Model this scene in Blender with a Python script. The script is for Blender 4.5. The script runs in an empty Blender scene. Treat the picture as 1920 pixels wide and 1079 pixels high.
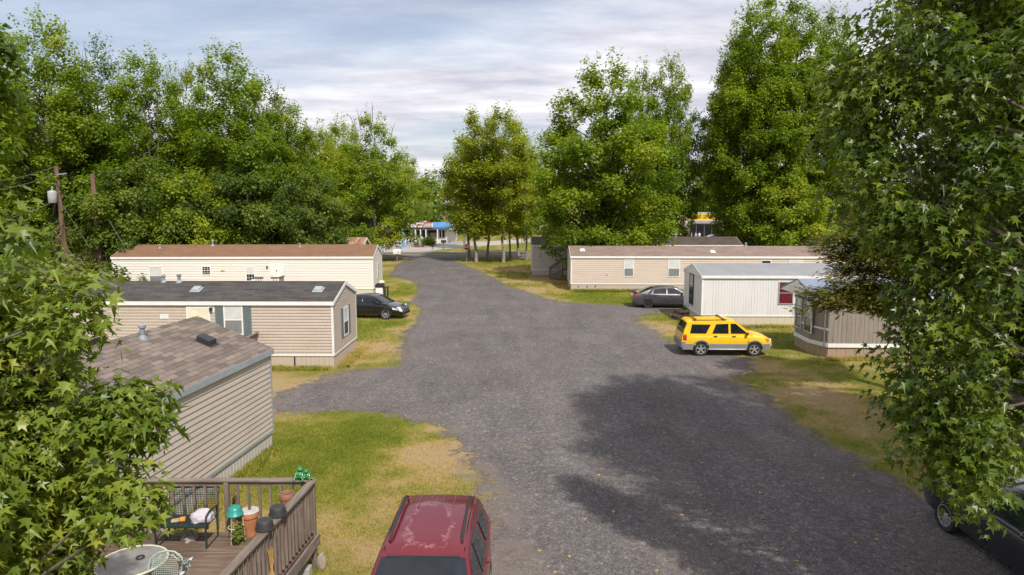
import bpy, bmesh, math, random
import numpy as np
from mathutils import Vector, Matrix
R = math.radians
random.seed(7)
sc = bpy.context.scene
COL = sc.collection
# ------------------------------------------------------------------ camera calibration
CAMH, F = 6.9, 1280.0
PITCH = math.atan((539.5 - 388) / F)
def ray(u, v):
    x = (u - 960) / F; y = (539.5 - v) / F
    return x, math.cos(PITCH) + y * math.sin(PITCH), -math.sin(PITCH) + y * math.cos(PITCH)
def G(u, v, z=0.0):                       # where a line of sight meets the height z
    x, y, d = ray(u, v); t = (z - CAMH) / d
    return x * t, y * t
def AT(u, v, Y):                          # where it meets the depth Y
    x, y, d = ray(u, v); t = Y / y
    return x * t, Y, CAMH + d * t
def XA(u, Y): return (u - 960) / F * Y * 1.0
# ------------------------------------------------------------------ objects
def tag(o, label=None, cat=None, group=None, kind=None):
    if label: o['label'] = label
    if cat: o['category'] = cat
    if group: o['group'] = group
    if kind: o['kind'] = kind
    return o
def empty(name, loc=(0, 0, 0), rz=0.0, label=None, cat=None, group=None):
    o = bpy.data.objects.new(name, None); COL.objects.link(o)
    o.location = loc; o.rotation_euler = (0, 0, rz); o.empty_display_size = .3
    return tag(o, label, cat, group)
def copy_tree(o, parent=None):
    c = o.copy(); COL.objects.link(c); c.parent = parent
    for ch in [x for x in bpy.data.objects if x.parent == o]: copy_tree(ch, c)
    return c
def finish(me, smooth, angle=40):
    if smooth:
        me.polygons.foreach_set('use_smooth', np.ones(len(me.polygons), dtype=bool))
        me.set_sharp_from_angle(angle=R(angle))
class MB:
    def __init__(s): s.v = []; s.f = []; s.m = []
    def add(s, vs, fs, mi=0):
        b = len(s.v); s.v += [tuple(p) for p in vs]
        for f in fs: s.f.append(tuple(b + i for i in f)); s.m.append(mi)
        return s
    def box(s, x0, x1, y0, y1, z0, z1, mi=0):
        return s.add([(x0,y0,z0),(x1,y0,z0),(x1,y1,z0),(x0,y1,z0),(x0,y0,z1),(x1,y0,z1),(x1,y1,z1),(x0,y1,z1)],
                     [(0,3,2,1),(4,5,6,7),(0,1,5,4),(1,2,6,5),(2,3,7,6),(3,0,4,7)], mi)
    def bar(s, p, q, w, h, up=(0,0,1), mi=0):
        p = Vector(p); q = Vector(q); d = (q - p).normalized(); u = Vector(up)
        if abs(d.dot(u)) > .99: u = Vector((0,1,0))
        a = d.cross(u).normalized() * (w/2); b = a.cross(d).normalized() * (h/2)
        vs = [p-a-b,p+a-b,p+a+b,p-a+b,q-a-b,q+a-b,q+a+b,q-a+b]
        return s.add(vs, [(0,3,2,1),(4,5,6,7),(0,1,5,4),(1,2,6,5),(2,3,7,6),(3,0,4,7)], mi)
    def tube(s, pts, r, n=8, mi=0, closed=False):
        pts = [Vector(p) for p in pts]; k = len(pts)
        rs = list(r) if isinstance(r, (list, tuple, np.ndarray)) else [r]*k
        vs = []; prev = None
        for i, p in enumerate(pts):
            if closed: d = pts[(i+1) % k] - pts[i-1]
            else: d = pts[min(i+1,k-1)] - pts[max(i-1,0)]
            d = d.normalized() if d.length > 1e-9 else Vector((0,0,1))
            if prev is None:
                a = d.cross(Vector((0,0,1)) if abs(d.z) < .9 else Vector((1,0,0))).normalized()
            else:
                a = prev - d * prev.dot(d); a = a.normalized() if a.length > 1e-6 else d.orthogonal().normalized()
            prev = a; b = d.cross(a)
            for j in range(n):
                t = 2*math.pi*j/n; vs.append(p + (a*math.cos(t) + b*math.sin(t)) * rs[i])
        fs = []
        for i in range(k if closed else k-1):
            i2 = (i+1) % k
            for j in range(n): fs.append((i*n+j, i*n+(j+1)%n, i2*n+(j+1)%n, i2*n+j))
        if not closed: fs.append(tuple(range(n-1,-1,-1))); fs.append(tuple((k-1)*n+j for j in range(n)))
        return s.add(vs, fs, mi)
    def lathe(s, prof, n=20, c=(0,0,0), M=None, mi=0, cap=True):       # prof: (radius, height) from bottom to top
        vs = []; fs = []
        for r, z in prof:
            for j in range(n):
                t = 2*math.pi*j/n; p = Vector((r*math.cos(t), r*math.sin(t), z))
                if M is not None: p = M @ p
                vs.append(p + Vector(c))
        for i in range(len(prof)-1):
            for j in range(n): fs.append((i*n+j, i*n+(j+1)%n, (i+1)*n+(j+1)%n, (i+1)*n+j))
        if cap and prof[0][0] > 1e-6: fs.append(tuple(range(n-1,-1,-1)))
        if cap and prof[-1][0] > 1e-6: fs.append(tuple((len(prof)-1)*n+j for j in range(n)))
        return s.add(vs, fs, mi)
    def prism(s, poly, fn, d0, d1, mi=0):                     # fn(a, b, d) -> point; poly in (a, b)
        n = len(poly)
        vs = [fn(a,b,d0) for a,b in poly] + [fn(a,b,d1) for a,b in poly]
        fs = [tuple(range(n-1,-1,-1)), tuple(range(n,2*n))] + [(i,(i+1)%n,n+(i+1)%n,n+i) for i in range(n)]
        return s.add(vs, fs, mi)
    def ball(s, c, r, n=10, sq=(1,1,1), mi=0):
        k = max(4, n//2)
        return s.lathe([(r*math.sin(math.pi*i/k) if 0 < i < k else 0.0005*r, -r*math.cos(math.pi*i/k)) for i in range(k+1)], n, c, Matrix.Diagonal(sq), mi)
    def mesh(s, name, mats, smooth=False, angle=40, fix=True):
        me = bpy.data.meshes.new(name); me.from_pydata(s.v, [], s.f)
        for m in (mats if isinstance(mats, (list, tuple)) else [mats]): me.materials.append(m)
        me.polygons.foreach_set('material_index', s.m)
        if fix:
            bm = bmesh.new(); bm.from_mesh(me); bmesh.ops.recalc_face_normals(bm, faces=bm.faces); bm.to_mesh(me); bm.free()
        finish(me, smooth, angle); me.update()
        return me
    def build(s, name, mats, parent=None, smooth=False, angle=40, bevel=0, fix=True):
        o = bpy.data.objects.new(name, s.mesh(name, mats, smooth, angle, fix)); COL.objects.link(o); o.parent = parent
        if bevel:
            b = o.modifiers.new('bevel', 'BEVEL'); b.width = bevel; b.segments = 2; b.limit_method = 'ANGLE'; b.angle_limit = R(35)
        return o
def text_obj(body, size, mat, parent, M, name='lettering', depth=.01, align='CENTER', sx=1.0):
    cu = bpy.data.curves.new('t', 'FONT'); cu.body = body; cu.size = size; cu.extrude = depth
    cu.align_x = align; cu.align_y = 'CENTER'; cu.offset = size*.018
    t = bpy.data.objects.new('t', cu); COL.objects.link(t)
    bpy.context.view_layer.update()
    me = bpy.data.meshes.new_from_object(t.evaluated_get(bpy.context.evaluated_depsgraph_get()))
    bpy.data.objects.remove(t); bpy.data.curves.remove(cu)
    me.transform(M @ Matrix.Diagonal((sx,1,1,1))); me.materials.clear(); me.materials.append(mat); me.name = name
    o = bpy.data.objects.new(name, me); COL.objects.link(o); o.parent = parent
    return o
# ------------------------------------------------------------------ materials
class N:
    def __init__(s, name):
        s.mat = bpy.data.materials.new(name); s.mat.use_nodes = True
        s.t = s.mat.node_tree; s.t.nodes.clear()
        s.out = s.t.nodes.new('ShaderNodeOutputMaterial')
    def n(s, kind, **kw):
        x = s.t.nodes.new('ShaderNode' + kind)
        for k, v in kw.items():
            if k.startswith('i_'): x.inputs[k[2:].replace('_', ' ')].default_value = v
            else: setattr(x, k, v)
        return x
    def l(s, a, b): s.t.links.new(a, b)
    def obj(s): return s.n('TexCoord').outputs['Object']
    def geo(s): return s.n('NewGeometry').outputs['Position']
    def mapped(s, src, scale=(1,1,1), rot=(0,0,0)):
        m = s.n('Mapping'); m.inputs['Scale'].default_value = scale; m.inputs['Rotation'].default_value = rot
        s.l(src, m.inputs['Vector']); return m.outputs['Vector']
    def noise(s, vec, scale, detail=4, rough=.55, dist=0.0):
        x = s.n('TexNoise'); x.inputs['Scale'].default_value = scale; x.inputs['Detail'].default_value = detail
        x.inputs['Roughness'].default_value = rough; x.inputs['Distortion'].default_value = dist
        if vec is not None: s.l(vec, x.inputs['Vector'])
        return x.outputs['Fac']
    def ramp(s, fac, stops, interp='LINEAR'):
        r = s.n('ValToRGB'); r.color_ramp.interpolation = interp
        e = r.color_ramp.elements
        while len(e) < len(stops): e.new(.5)
        for el, (p, c) in zip(e, stops):
            el.position = p; el.color = (c[0], c[1], c[2], 1) if isinstance(c, (tuple, list)) else (c, c, c, 1)
        s.l(fac, r.inputs['Fac']); return r.outputs['Color']
    def mix(s, fac, a, b, mode='MIX'):
        m = s.n('Mix', data_type='RGBA', blend_type=mode)
        for i, v in ((0, fac), (6, a), (7, b)):
            if isinstance(v, (int, float)): m.inputs[i].default_value = v
            elif isinstance(v, (tuple, list)): m.inputs[i].default_value = (v[0], v[1], v[2], 1)
            else: s.l(v, m.inputs[i])
        return m.outputs[2]
    def math(s, op, a, b=0.0, clamp=False):
        m = s.n('Math', operation=op, use_clamp=clamp)
        for i, v in ((0, a), (1, b)):
            if isinstance(v, (int, float)): m.inputs[i].default_value = v
            else: s.l(v, m.inputs[i])
        return m.outputs[0]
    def attr(s, name): return s.n('Attribute', attribute_name=name).outputs['Fac']
    def bump(s, h, strength=.3, dist=.02):
        b = s.n('Bump'); b.inputs['Strength'].default_value = strength; b.inputs['Distance'].default_value = dist
        s.l(h, b.inputs['Height']); return b.outputs['Normal']
    def bsdf(s, color, rough=.6, normal=None, metal=0.0, spec=.5, coat=0.0, alpha=None):
        p = s.n('BsdfPrincipled')
        for k, v in (('Base Color', color), ('Roughness', rough), ('Metallic', metal), ('Specular IOR Level', spec), ('Coat Weight', coat)):
            if isinstance(v, (int, float)): p.inputs[k].default_value = v
            elif isinstance(v, (tuple, list)): p.inputs[k].default_value = (v[0], v[1], v[2], 1)
            else: s.l(v, p.inputs[k])
        if normal is not None: s.l(normal, p.inputs['Normal'])
        if alpha is not None: s.l(alpha, p.inputs['Alpha'])
        s.l(p.outputs[0], s.out.inputs['Surface']); return s.mat
def simple(name, col, rough=.5, metal=0.0, var=.12, scale=3.0, spec=.5, coat=0.0):
    m = N(name); v = m.noise(m.obj(), scale, 5)
    c = m.mix(1.0, col, m.ramp(v, [(.25, 1-var), (.75, 1+var)]), 'MULTIPLY')
    return m.bsdf(c, rough, None, metal, spec, coat)
def siding_mat(name, col, dirt=(.25,.2,.15), amount=.35, vert=False):
    m = N(name); o = m.obj()
    st = m.noise(m.mapped(o, (14,14,.5) if vert else (.7,.7,6)), 1.0, 5, .6)
    big = m.noise(o, .8, 4, .6)
    f = m.math('MULTIPLY', m.math('MULTIPLY', m.ramp(st, [(.42, 0), (.8, 1)]), m.ramp(big, [(.35, .15), (.7, 1)])), amount)
    c = m.mix(f, col, dirt)
    c = m.mix(1.0, c, m.ramp(m.noise(o, 9, 3), [(.2, .93), (.8, 1.06)]), 'MULTIPLY')
    return m.bsdf(c, .5, None, 0, .35)
def shingle_mat(name, c1, c2, c3, bw=.32, rh=.14, contrast=1.0):
    m = N(name); o = m.obj()
    b = m.n('TexBrick'); b.offset = .5; b.inputs['Scale'].default_value = 1.0
    b.inputs['Brick Width'].default_value = bw; b.inputs['Row Height'].default_value = rh
    b.inputs['Mortar Size'].default_value = .006; b.inputs['Mortar Smooth'].default_value = .2; b.inputs['Bias'].default_value = 0
    b.inputs['Color1'].default_value = (*c1, 1); b.inputs['Color2'].default_value = (*c2, 1)
    b.inputs['Mortar'].default_value = (c1[0]*.45, c1[1]*.45, c1[2]*.45, 1)
    m.l(m.mapped(o, (1,1,0)), b.inputs['Vector'])
    big = m.noise(o, 1.1, 5, .65)
    c = m.mix(m.ramp(big, [(.4, 0), (.75, .55)]), b.outputs['Color'], c3)
    c = m.mix(1.0, c, m.ramp(m.noise(o, 60, 2), [(.2, .8), (.8, 1.2)]), 'MULTIPLY')
    nb = m.bump(b.outputs['Fac'], .5, -.012)
    return m.bsdf(c, .9, nb, 0, .2)
def plank_mat(name, col, col2, scale=1.0, axis=0):
    m = N(name); o = m.obj()
    sc_ = [9,9,9]; sc_[axis] = .7
    g = m.noise(m.mapped(o, tuple(s*scale for s in sc_)), 1.6, 6, .65, .4)
    c = m.mix(m.ramp(g, [(.35, 0), (.7, 1)]), col, col2)
    c = m.mix(1.0, c, m.ramp(m.noise(o, 1.3, 4), [(.3, .72), (.7, 1.12)]), 'MULTIPLY')
    return m.bsdf(c, .85, m.bump(g, .3, .004), 0, .2)
def leaf_mat(name, stops, trans=.48, rough=.5, spec=.35):
    m = N(name)
    ri = m.n('ObjectInfo').outputs['Random']
    t = m.math('ADD', m.attr('tint'), m.math('MULTIPLY', m.math('SUBTRACT', ri, .5), .1))
    c = m.ramp(t, stops)
    p = m.n('BsdfPrincipled'); m.l(c, p.inputs['Base Color']); p.inputs['Roughness'].default_value = rough
    p.inputs['Specular IOR Level'].default_value = spec
    tr = m.n('BsdfTranslucent')
    m.l(m.mix(1.0, c, (1.5,1.5,.5), 'MULTIPLY'), tr.inputs['Color'])
    ms = m.n('MixShader'); ms.inputs[0].default_value = trans
    m.l(p.outputs[0], ms.inputs[1]); m.l(tr.outputs[0], ms.inputs[2]); m.l(ms.outputs[0], m.out.inputs['Surface'])
    return m.mat
def bark_mat(name, c1, c2):
    m = N(name); o = m.obj()
    g = m.noise(m.mapped(o, (6,6,1.2)), 2.0, 6, .7)
    return m.bsdf(m.mix(m.ramp(g, [(.35,0),(.65,1)]), c1, c2), .9, m.bump(g, .6, .02), 0, .15)
M_white = simple('white_trim', (.74,.73,.71), .5, var=.08)
M_dark = simple('dark_trim', (.02,.02,.022), .5)
M_black = simple('black_plastic', (.025,.025,.027), .45)
M_rubber = simple('rubber', (.022,.022,.023), .85, var=.3, scale=8)
M_liner = simple('wheel_well', (.012,.012,.012), .9)
M_glass = simple('window_glass', (.015,.02,.024), .06, var=.3, scale=1.5, spec=.8)
M_carglass = simple('car_glass', (.012,.016,.02), .03, var=.5, scale=2.5, spec=.7)
M_blind = simple('window_blind', (.55,.55,.56), .55)
M_chrome = simple('chrome', (.72,.72,.74), .18, metal=1.0, var=.05)
M_alloy = simple('alloy_rim', (.5,.5,.5), .35, metal=.6, var=.06)
M_steel = simple('steel', (.38,.39,.4), .45, metal=.7)
M_galv = simple('galvanised_metal', (.42,.46,.5), .45, metal=.4, var=.15)
M_pipe = simple('dull_pipe_metal', (.24,.27,.3), .6, metal=.2, var=.2)
M_lampred = simple('red_lamp', (.45,.03,.02), .2, coat=.5)
M_lampclear = simple('clear_lamp', (.62,.6,.56), .12, coat=.6)
M_orange = simple('orange_lamp', (.55,.2,.04), .2, coat=.5)
M_bark = bark_mat('grey_bark', (.07,.06,.05), (.2,.18,.15))
M_barkpale = bark_mat('pale_bark', (.16,.14,.12), (.34,.31,.27))
M_barkdark = bark_mat('dark_bark', (.03,.025,.02), (.08,.07,.055))
M_wood = plank_mat('weathered_timber', (.15,.117,.097), (.3,.247,.205))
M_woodY = plank_mat('weathered_timber_rail', (.145,.113,.094), (.29,.24,.2), axis=1)
M_woodZ = plank_mat('weathered_post', (.13,.1,.083), (.265,.21,.175), axis=2)
GREEN = [(0,(.045,.08,.008)),(.35,(.11,.18,.012)),(.6,(.18,.265,.016)),(.85,(.27,.33,.024)),(1,(.36,.36,.03))]
M_leaf = leaf_mat('maple_leaves', GREEN)
M_leafY = leaf_mat('yellowing_leaves', [(0,(.05,.08,.006)),(.35,(.125,.175,.01)),(.6,(.2,.25,.014)),(.85,(.26,.295,.02)),(1,(.33,.325,.03))])
M_leafD = leaf_mat('dark_leaves', [(0,(.03,.05,.01)),(.4,(.07,.115,.015)),(.7,(.115,.175,.02)),(1,(.19,.235,.03))], .42)
M_leafN = leaf_mat('sweetgum_leaves_bright', [(0,(.03,.055,.008)),(.35,(.075,.125,.014)),(.6,(.14,.2,.022)),(.85,(.22,.27,.034)),(1,(.33,.34,.05))], .35, .4, .4)
M_leafR = leaf_mat('sweetgum_leaves', [(0,(.035,.06,.008)),(.35,(.075,.125,.014)),(.6,(.125,.19,.02)),(.85,(.2,.25,.03)),(1,(.28,.3,.045))], .42, .38, .5)
M_cedar = leaf_mat('cedar_sprays', [(0,(.04,.05,.01)),(.4,(.1,.11,.02)),(.7,(.17,.17,.028)),(1,(.26,.2,.06))], .25)
M_vine = leaf_mat('vine_leaves', [(0,(.03,.05,.01)),(.4,(.09,.13,.02)),(.7,(.15,.18,.03)),(1,(.24,.24,.05))], .35)
# ------------------------------------------------------------------ numpy helpers
def vnoise(x, y, seed=0):
    def h(i, j):
        n = (i.astype(np.int64)*374761393 + j.astype(np.int64)*668265263 + seed*974711) & 0x7fffffff
        n = ((n ^ (n >> 13)) * 1274126177) & 0x7fffffff
        return ((n ^ (n >> 16)) & 0xffff) / 65535.0
    i = np.floor(x); j = np.floor(y); u = x-i; v = y-j; u = u*u*(3-2*u); v = v*v*(3-2*v)
    return (h(i,j)*(1-u)+h(i+1,j)*u)*(1-v)+(h(i,j+1)*(1-u)+h(i+1,j+1)*u)*v
def fbm(x, y, seed=0, o=4):
    s = 0; a = .5; t = 0
    for k in range(o): s = s + a*vnoise(x*2**k, y*2**k, seed+k*17); t += a; a *= .5
    return s/t
def np_mesh(name, verts, faces_flat, loop_tot, mat, tint=None, smooth=False, attrs=None):
    me = bpy.data.meshes.new(name)
    nv = len(verts); nf = len(loop_tot)
    me.vertices.add(nv); me.vertices.foreach_set('co', np.ascontiguousarray(verts, dtype=np.float32).ravel())
    me.loops.add(len(faces_flat)); me.loops.foreach_set('vertex_index', np.ascontiguousarray(faces_flat, dtype=np.int32))
    me.polygons.add(nf)
    ls = np.zeros(nf, dtype=np.int32); ls[1:] = np.cumsum(loop_tot)[:-1]
    me.polygons.foreach_set('loop_start', ls); me.polygons.foreach_set('loop_total', np.asarray(loop_tot, dtype=np.int32))
    d = dict(attrs or {})
    if tint is not None: d['tint'] = tint
    for k, v in d.items():
        a = me.attributes.new(k, 'FLOAT', 'POINT'); a.data.foreach_set('value', np.ascontiguousarray(v, dtype=np.float32))
    if smooth: me.polygons.foreach_set('use_smooth', np.ones(nf, dtype=bool))
    me.materials.append(mat); me.update(calc_edges=True)
    return me
def unit(a): return a / np.maximum(np.linalg.norm(a, axis=-1, keepdims=True), 1e-9)
def star_template():
    out = []
    lob = [(90,1.0),(148,.92),(206,.66),(334,.66),(32,.92)]
    seq = sorted([(a, r, 1) for a, r in lob] + [(119,.34,0),(177,.34,0),(61,.34,0),(3,.34,0)])
    pts = [(r*math.cos(R(a)), r*math.sin(R(a))) for a, r, k in seq if k or True]
    # order by angle starting right below the stalk
    seq2 = sorted([(((a + 90) % 360), r) for a, r, _ in seq])
    pts = [(r*math.cos(R(a-90))*.62, r*math.sin(R(a-90))*.62 + .38) for a, r in seq2]
    v = [(0, .12, 0)] + [(x, y, -.28*(x*x + (y-.38)**2) + .12*abs(x)) for x, y in pts]
    n = len(pts)
    mid = max(range(n), key=lambda i: pts[i][1])
    f = [tuple([0] + list(range(1, mid+2))), tuple([0] + list(range(mid+1, n+1)))]
    return np.array(v), f
STAR = star_template()
CURLED = (STAR[0]*np.array([.82,1,1]) + np.column_stack([0*STAR[0][:,0], 0*STAR[0][:,0], .5*np.abs(STAR[0][:,0]) - .35*STAR[0][:,1]**2]), STAR[1])
QUAD = (np.array([(0,0,0),(.42,.45,.08),(0,1,-.1),(-.42,.45,.08)], dtype=float), [(0,1,2,3)])
LOBED = (np.array([(0,0,0),(.52,.22,.06),(.3,.5,.02),(0,1,-.12),(-.3,.5,.02),(-.52,.22,.06)], dtype=float), [(0,1,2,3,4,5)])
NEEDLE = (np.array([(0,0,0),(.16,.5,.03),(0,1,-.05),(-.16,.5,.03)], dtype=float), [(0,1,2,3)])
def leaves_geo(pos, nrm, tip, size, tint, tmpl):
    T, F_ = tmpl
    nrm = unit(nrm); t = unit(tip - nrm*np.sum(tip*nrm, 1, keepdims=True)); b = np.cross(t, nrm)
    k = len(T)
    v = pos[:,None,:] + size[:,None,None]*(T[None,:,0:1]*b[:,None,:] + T[None,:,1:2]*t[:,None,:] + T[None,:,2:3]*nrm[:,None,:])
    n = len(pos)
    fl = np.concatenate([np.array(f) for f in F_]); lt = np.array([len(f) for f in F_])
    flat = (np.arange(n)[:,None]*k + fl[None,:]).ravel()
    return v.reshape(-1,3), flat, np.tile(lt, n), np.repeat(tint, k)
def prof(pts, t):
    a = np.array(pts); return np.interp(t, a[:,0], a[:,1])
def crown(rng, H, Rad, profile, n_clump, lpc, leaf, cs, up=.5, tmpl=QUAD, shell=.5, droop=.35, tmu=.5, tsd=.16, leaders=0, lead_len=1.2, asym=None, flat=1.0, keep=None, topthin=0.0):
    ts = np.linspace(profile[0][0], profile[-1][0], 200); w = prof(profile, ts) + .05
    t = rng.choice(ts, n_clump, p=w/w.sum()) + rng.normal(0, .008, n_clump)
    th = rng.uniform(0, 2*np.pi, n_clump)
    ph = rng.uniform(0, 6.28, 6)
    lob = .8 + .14*np.sin(3*th+ph[0]+5*t) + .1*np.sin(5*th+ph[1]-9*t) + .1*np.sin(2*th+ph[2]+14*t)
    r = Rad*prof(profile, t)*lob
    if topthin:
        ok = rng.random(n_clump) > topthin*np.clip((t-.55)/.45, 0, 1); t, th, r = t[ok], th[ok], r[ok]; n_clump = len(t)
    u = rng.uniform(.06, 1, n_clump)**shell
    c = np.stack([r*u*np.cos(th), r*u*np.sin(th), t*H], 1)
    if asym is not None: c[:,:2] += np.array(asym)[None]*prof(profile, t)[:,None]*Rad
    d = np.stack([np.cos(th)*u*(1-up*.6), np.sin(th)*u*(1-up*.6), np.full(n_clump, up) + .6*np.clip(t-.5, 0, 1)], 1)
    s = cs*rng.uniform(.65, 1.35, n_clump)*(1-.35*np.clip((t-.6)/.4, 0, 1))
    el = np.full(n_clump, 1.35)
    if leaders:
        tl = rng.uniform(.55, 1.0, leaders); al = rng.uniform(0, 6.283, leaders)
        rl = Rad*prof(profile, np.minimum(tl, .97))*rng.uniform(.5, 1.0, leaders)
        c2 = np.stack([rl*np.cos(al), rl*np.sin(al), tl*H + rng.uniform(-.2, .5, leaders)*lead_len], 1)
        if asym is not None: c2[:,:2] += np.array(asym)[None]*prof(profile, np.minimum(tl,.97))[:,None]*Rad
        d2 = np.stack([.25*np.cos(al), .25*np.sin(al), np.ones(leaders)], 1)
        c = np.concatenate([c, c2]); d = np.concatenate([d, d2]); s = np.concatenate([s, cs*.42*rng.uniform(.7, 1.2, leaders)]); el = np.concatenate([el, np.full(leaders, lead_len/(cs*.42))])
    if keep is not None:
        k_ = keep(c); c, d, s, el = c[k_], d[k_], s[k_], el[k_]
    d = unit(d); n = len(c)
    ct = rng.normal(tmu, tsd, n)
    cnt = np.maximum(4, (lpc*(s/cs)**1.6*np.sqrt(el/1.35)*rng.uniform(.7, 1.3, n)).astype(int))
    idx = np.repeat(np.arange(n), cnt); m = len(idx)
    q = unit(rng.normal(size=(m,3)))*(rng.uniform(.1, 1, m)**.45)[:,None]
    q[:,2] *= flat
    al = np.sum(q*d[idx], 1, keepdims=True)
    q = q + d[idx]*al*(el[idx]-1)[:,None]*(1.0)
    pos = c[idx] + q*s[idx][:,None]
    nr = unit(q)*.55 + np.array([0,-.06,.62])[None] + rng.normal(0, .42, (m,3))
    tip = unit(q) + d[idx]*.3 + rng.normal(0, .5, (m,3)) - np.array([0,0,droop])[None]
    size = leaf*rng.uniform(.65, 1.25, m)
    tint = np.clip(ct[idx] + rng.normal(0, .1, m), 0, 1)
    return leaves_geo(pos, nr, tip, size, tint, tmpl), c, d
def limbs(rng, H, tr, c, frac, base_t, lean=(0,0), forks=None, top=.86, thin=1.0, mb=None, sides=7):
    mb = mb or MB()
    hs = np.linspace(0, top*H, 12)
    wob = np.cumsum(rng.normal(0, .018*H/12*2, (12,2)), 0); wob[0] = 0
    tx = lambda z: (np.interp(z, hs, wob[:,0]) + lean[0]*z, np.interp(z, hs, wob[:,1]) + lean[1]*z)
    rad = lambda z: tr*(1-.93*min(1, z/(top*H)))**.9 + .012
    pts = [(*tx(z), z) for z in hs]; rs = [rad(z)*(1.35 if z == 0 else 1) for z in hs]
    pts[0] = (pts[0][0], pts[0][1], -.15)
    mb.tube(pts, rs, sides+2)
    n = len(c); pick = rng.choice(n, max(1, int(n*frac)), replace=False)
    for i in pick:
        e = c[i]; hor = math.hypot(e[0], e[1])
        z0 = np.clip(e[2] - hor*rng.uniform(.5, 1.0) - .3, base_t*H*.75, top*H*.95)
        if z0 > e[2]: z0 = max(base_t*H*.5, e[2]-.3)
        a = np.array((*tx(z0), z0)); L = np.linalg.norm(e-a)
        if L < .3: continue
        m1 = a + (e-a)*.4 + np.array((0,0,.06*L)) + rng.normal(0, .04*L, 3); m2 = a + (e-a)*.75 + np.array((0,0,.05*L)) + rng.normal(0, .04*L, 3)
        r0 = min(rad(z0)*.6, .02*L+.015)*thin
        mb.tube([a, m1, m2, e], [r0, r0*.7, r0*.45, .008], 5)
    return mb
def concat(*gs):
    vs, fl, lt, ti = [], [], [], []; b = 0
    for v, f, l, t in gs: vs.append(v); fl.append(f+b); lt.append(l); ti.append(t); b += len(v)
    return np.concatenate(vs), np.concatenate(fl), np.concatenate(lt), np.concatenate(ti)
def boughs(rng, H, Rad, profile, nb, br, subs, lpc, leaf, cs, tmpl=QUAD, tmu=.5, tsd=.12, leaders=0, lead_len=1.2, up=.4, topthin=0.0, keep=None, extra=(), droop=.4, arc=None, **kw):
    """crown of separate leafy boughs: each a rounded mass of small sprays, open between them"""
    ts = np.linspace(profile[0][0], profile[-1][0], 200); w = prof(profile, ts)+.08
    # spread the boughs evenly by picking the candidate farthest from those placed
    P_, D_ = [], []
    for i in range(nb):
        best = None
        for k in range(7):
            t = rng.choice(ts, p=w/w.sum()); a = rng.uniform(0, 6.283) if arc is None else rng.uniform(arc[0]-arc[1], arc[0]+arc[1]); r = Rad*prof(profile, t)*rng.uniform(.8, 1.12); u = rng.choice([rng.uniform(.62, .95), rng.uniform(.1,.6)], p=[.78,.22] if arc is None else [.84,.16])
            p = np.array([r*u*math.cos(a), r*u*math.sin(a), t*H])
            if topthin and rng.random() < topthin*np.clip((t-.6)/.4, 0, 1): continue
            d = min([np.linalg.norm((p-q)*[1,1,.8]) for q in P_], default=9)
            if best is None or d > best[0]: best = (d, p, np.array([math.cos(a)*u*(1-up), math.sin(a)*u*(1-up), up+.5*max(0,t-.55)]), t)
        if best: P_.append(best[1]); D_.append((best[2], best[3]))
    for q in extra:
        q = np.array(q, dtype=float); h_ = math.hypot(q[0], q[1])+.01; P_.append(q); D_.append((np.array([q[0]/h_*.6, q[1]/h_*.6, up]), .4))
    c, d, s, tb = [], [], [], []
    for p, (dv, t) in zip(P_, D_):
        dv = dv/np.linalg.norm(dv); b = br*rng.uniform(.65, 1.3)*(1-.4*np.clip((t-.6)/.4,0,1)); tt = rng.normal(tmu, tsd)
        n = int(subs*(b/br)**2)
        q = unit(rng.normal(size=(n,3)) + dv*.55 + np.array([0,0,.35]))*rng.uniform(.35, 1.05, n)[:,None]
        q = q*np.array([1.05,1.05,.8]) + dv*(np.sum(q*dv,1,keepdims=True))*.35
        c.append(p+q*b); d.append(unit(q+dv*.5+np.array([0,0,.15]))); s.append(cs*rng.uniform(.7,1.3,n)); tb.append(np.full(n,tt)+rng.normal(0,.05,n))
    c = np.concatenate(c); d = np.concatenate(d); s = np.concatenate(s); tb = np.concatenate(tb); el = np.full(len(c), 1.3)
    if leaders:
        tl = rng.uniform(.5, 1.0, leaders); al = rng.uniform(0, 6.283, leaders); rl = Rad*prof(profile, np.minimum(tl,.97))*rng.uniform(.55,1.08,leaders)
        for t, a, r in zip(tl, al, rl):
            k = int(rng.integers(2, 5)); l = lead_len*rng.uniform(.5, 1.25)
            for j in range(k):
                f = j/max(1,k-1)
                c = np.vstack([c, [r*(1+.06*f)*math.cos(a)+rng.normal(0,.06), r*(1+.06*f)*math.sin(a)+rng.normal(0,.06), t*H+l*f]]); d = np.vstack([d, [.15*math.cos(a), .15*math.sin(a), 1]])
                s = np.append(s, cs*(1.05-.5*f)*rng.uniform(.85,1.15)); el = np.append(el, 1.6); tb = np.append(tb, tmu+.05)
    if keep is not None:
        k_ = keep(c); c, d, s, tb, el = c[k_], d[k_], s[k_], tb[k_], el[k_]
    n = len(c); cnt = np.maximum(3, (lpc*(s/cs)**1.5*rng.uniform(.7,1.3,n)).astype(int)); idx = np.repeat(np.arange(n), cnt); m_ = len(idx)
    q = unit(rng.normal(size=(m_,3)))*(rng.uniform(.05,1,m_)**.5)[:,None]; al = np.sum(q*d[idx],1,keepdims=True); q = q + d[idx]*al*(el[idx]-1)[:,None]
    pos = c[idx]+q*s[idx][:,None]
    nr = unit(q)*.35 + d[idx]*.25 + np.array([0,-.05,.6]) + rng.normal(0,.38,(m_,3)); tip = unit(q)+d[idx]*.4+rng.normal(0,.5,(m_,3))-np.array([0,0,droop])
    sz = leaf*(.4+1.0*rng.random(m_)**.8); ti = np.clip(tb[idx]+rng.normal(0,.1,m_),0,1)
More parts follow.
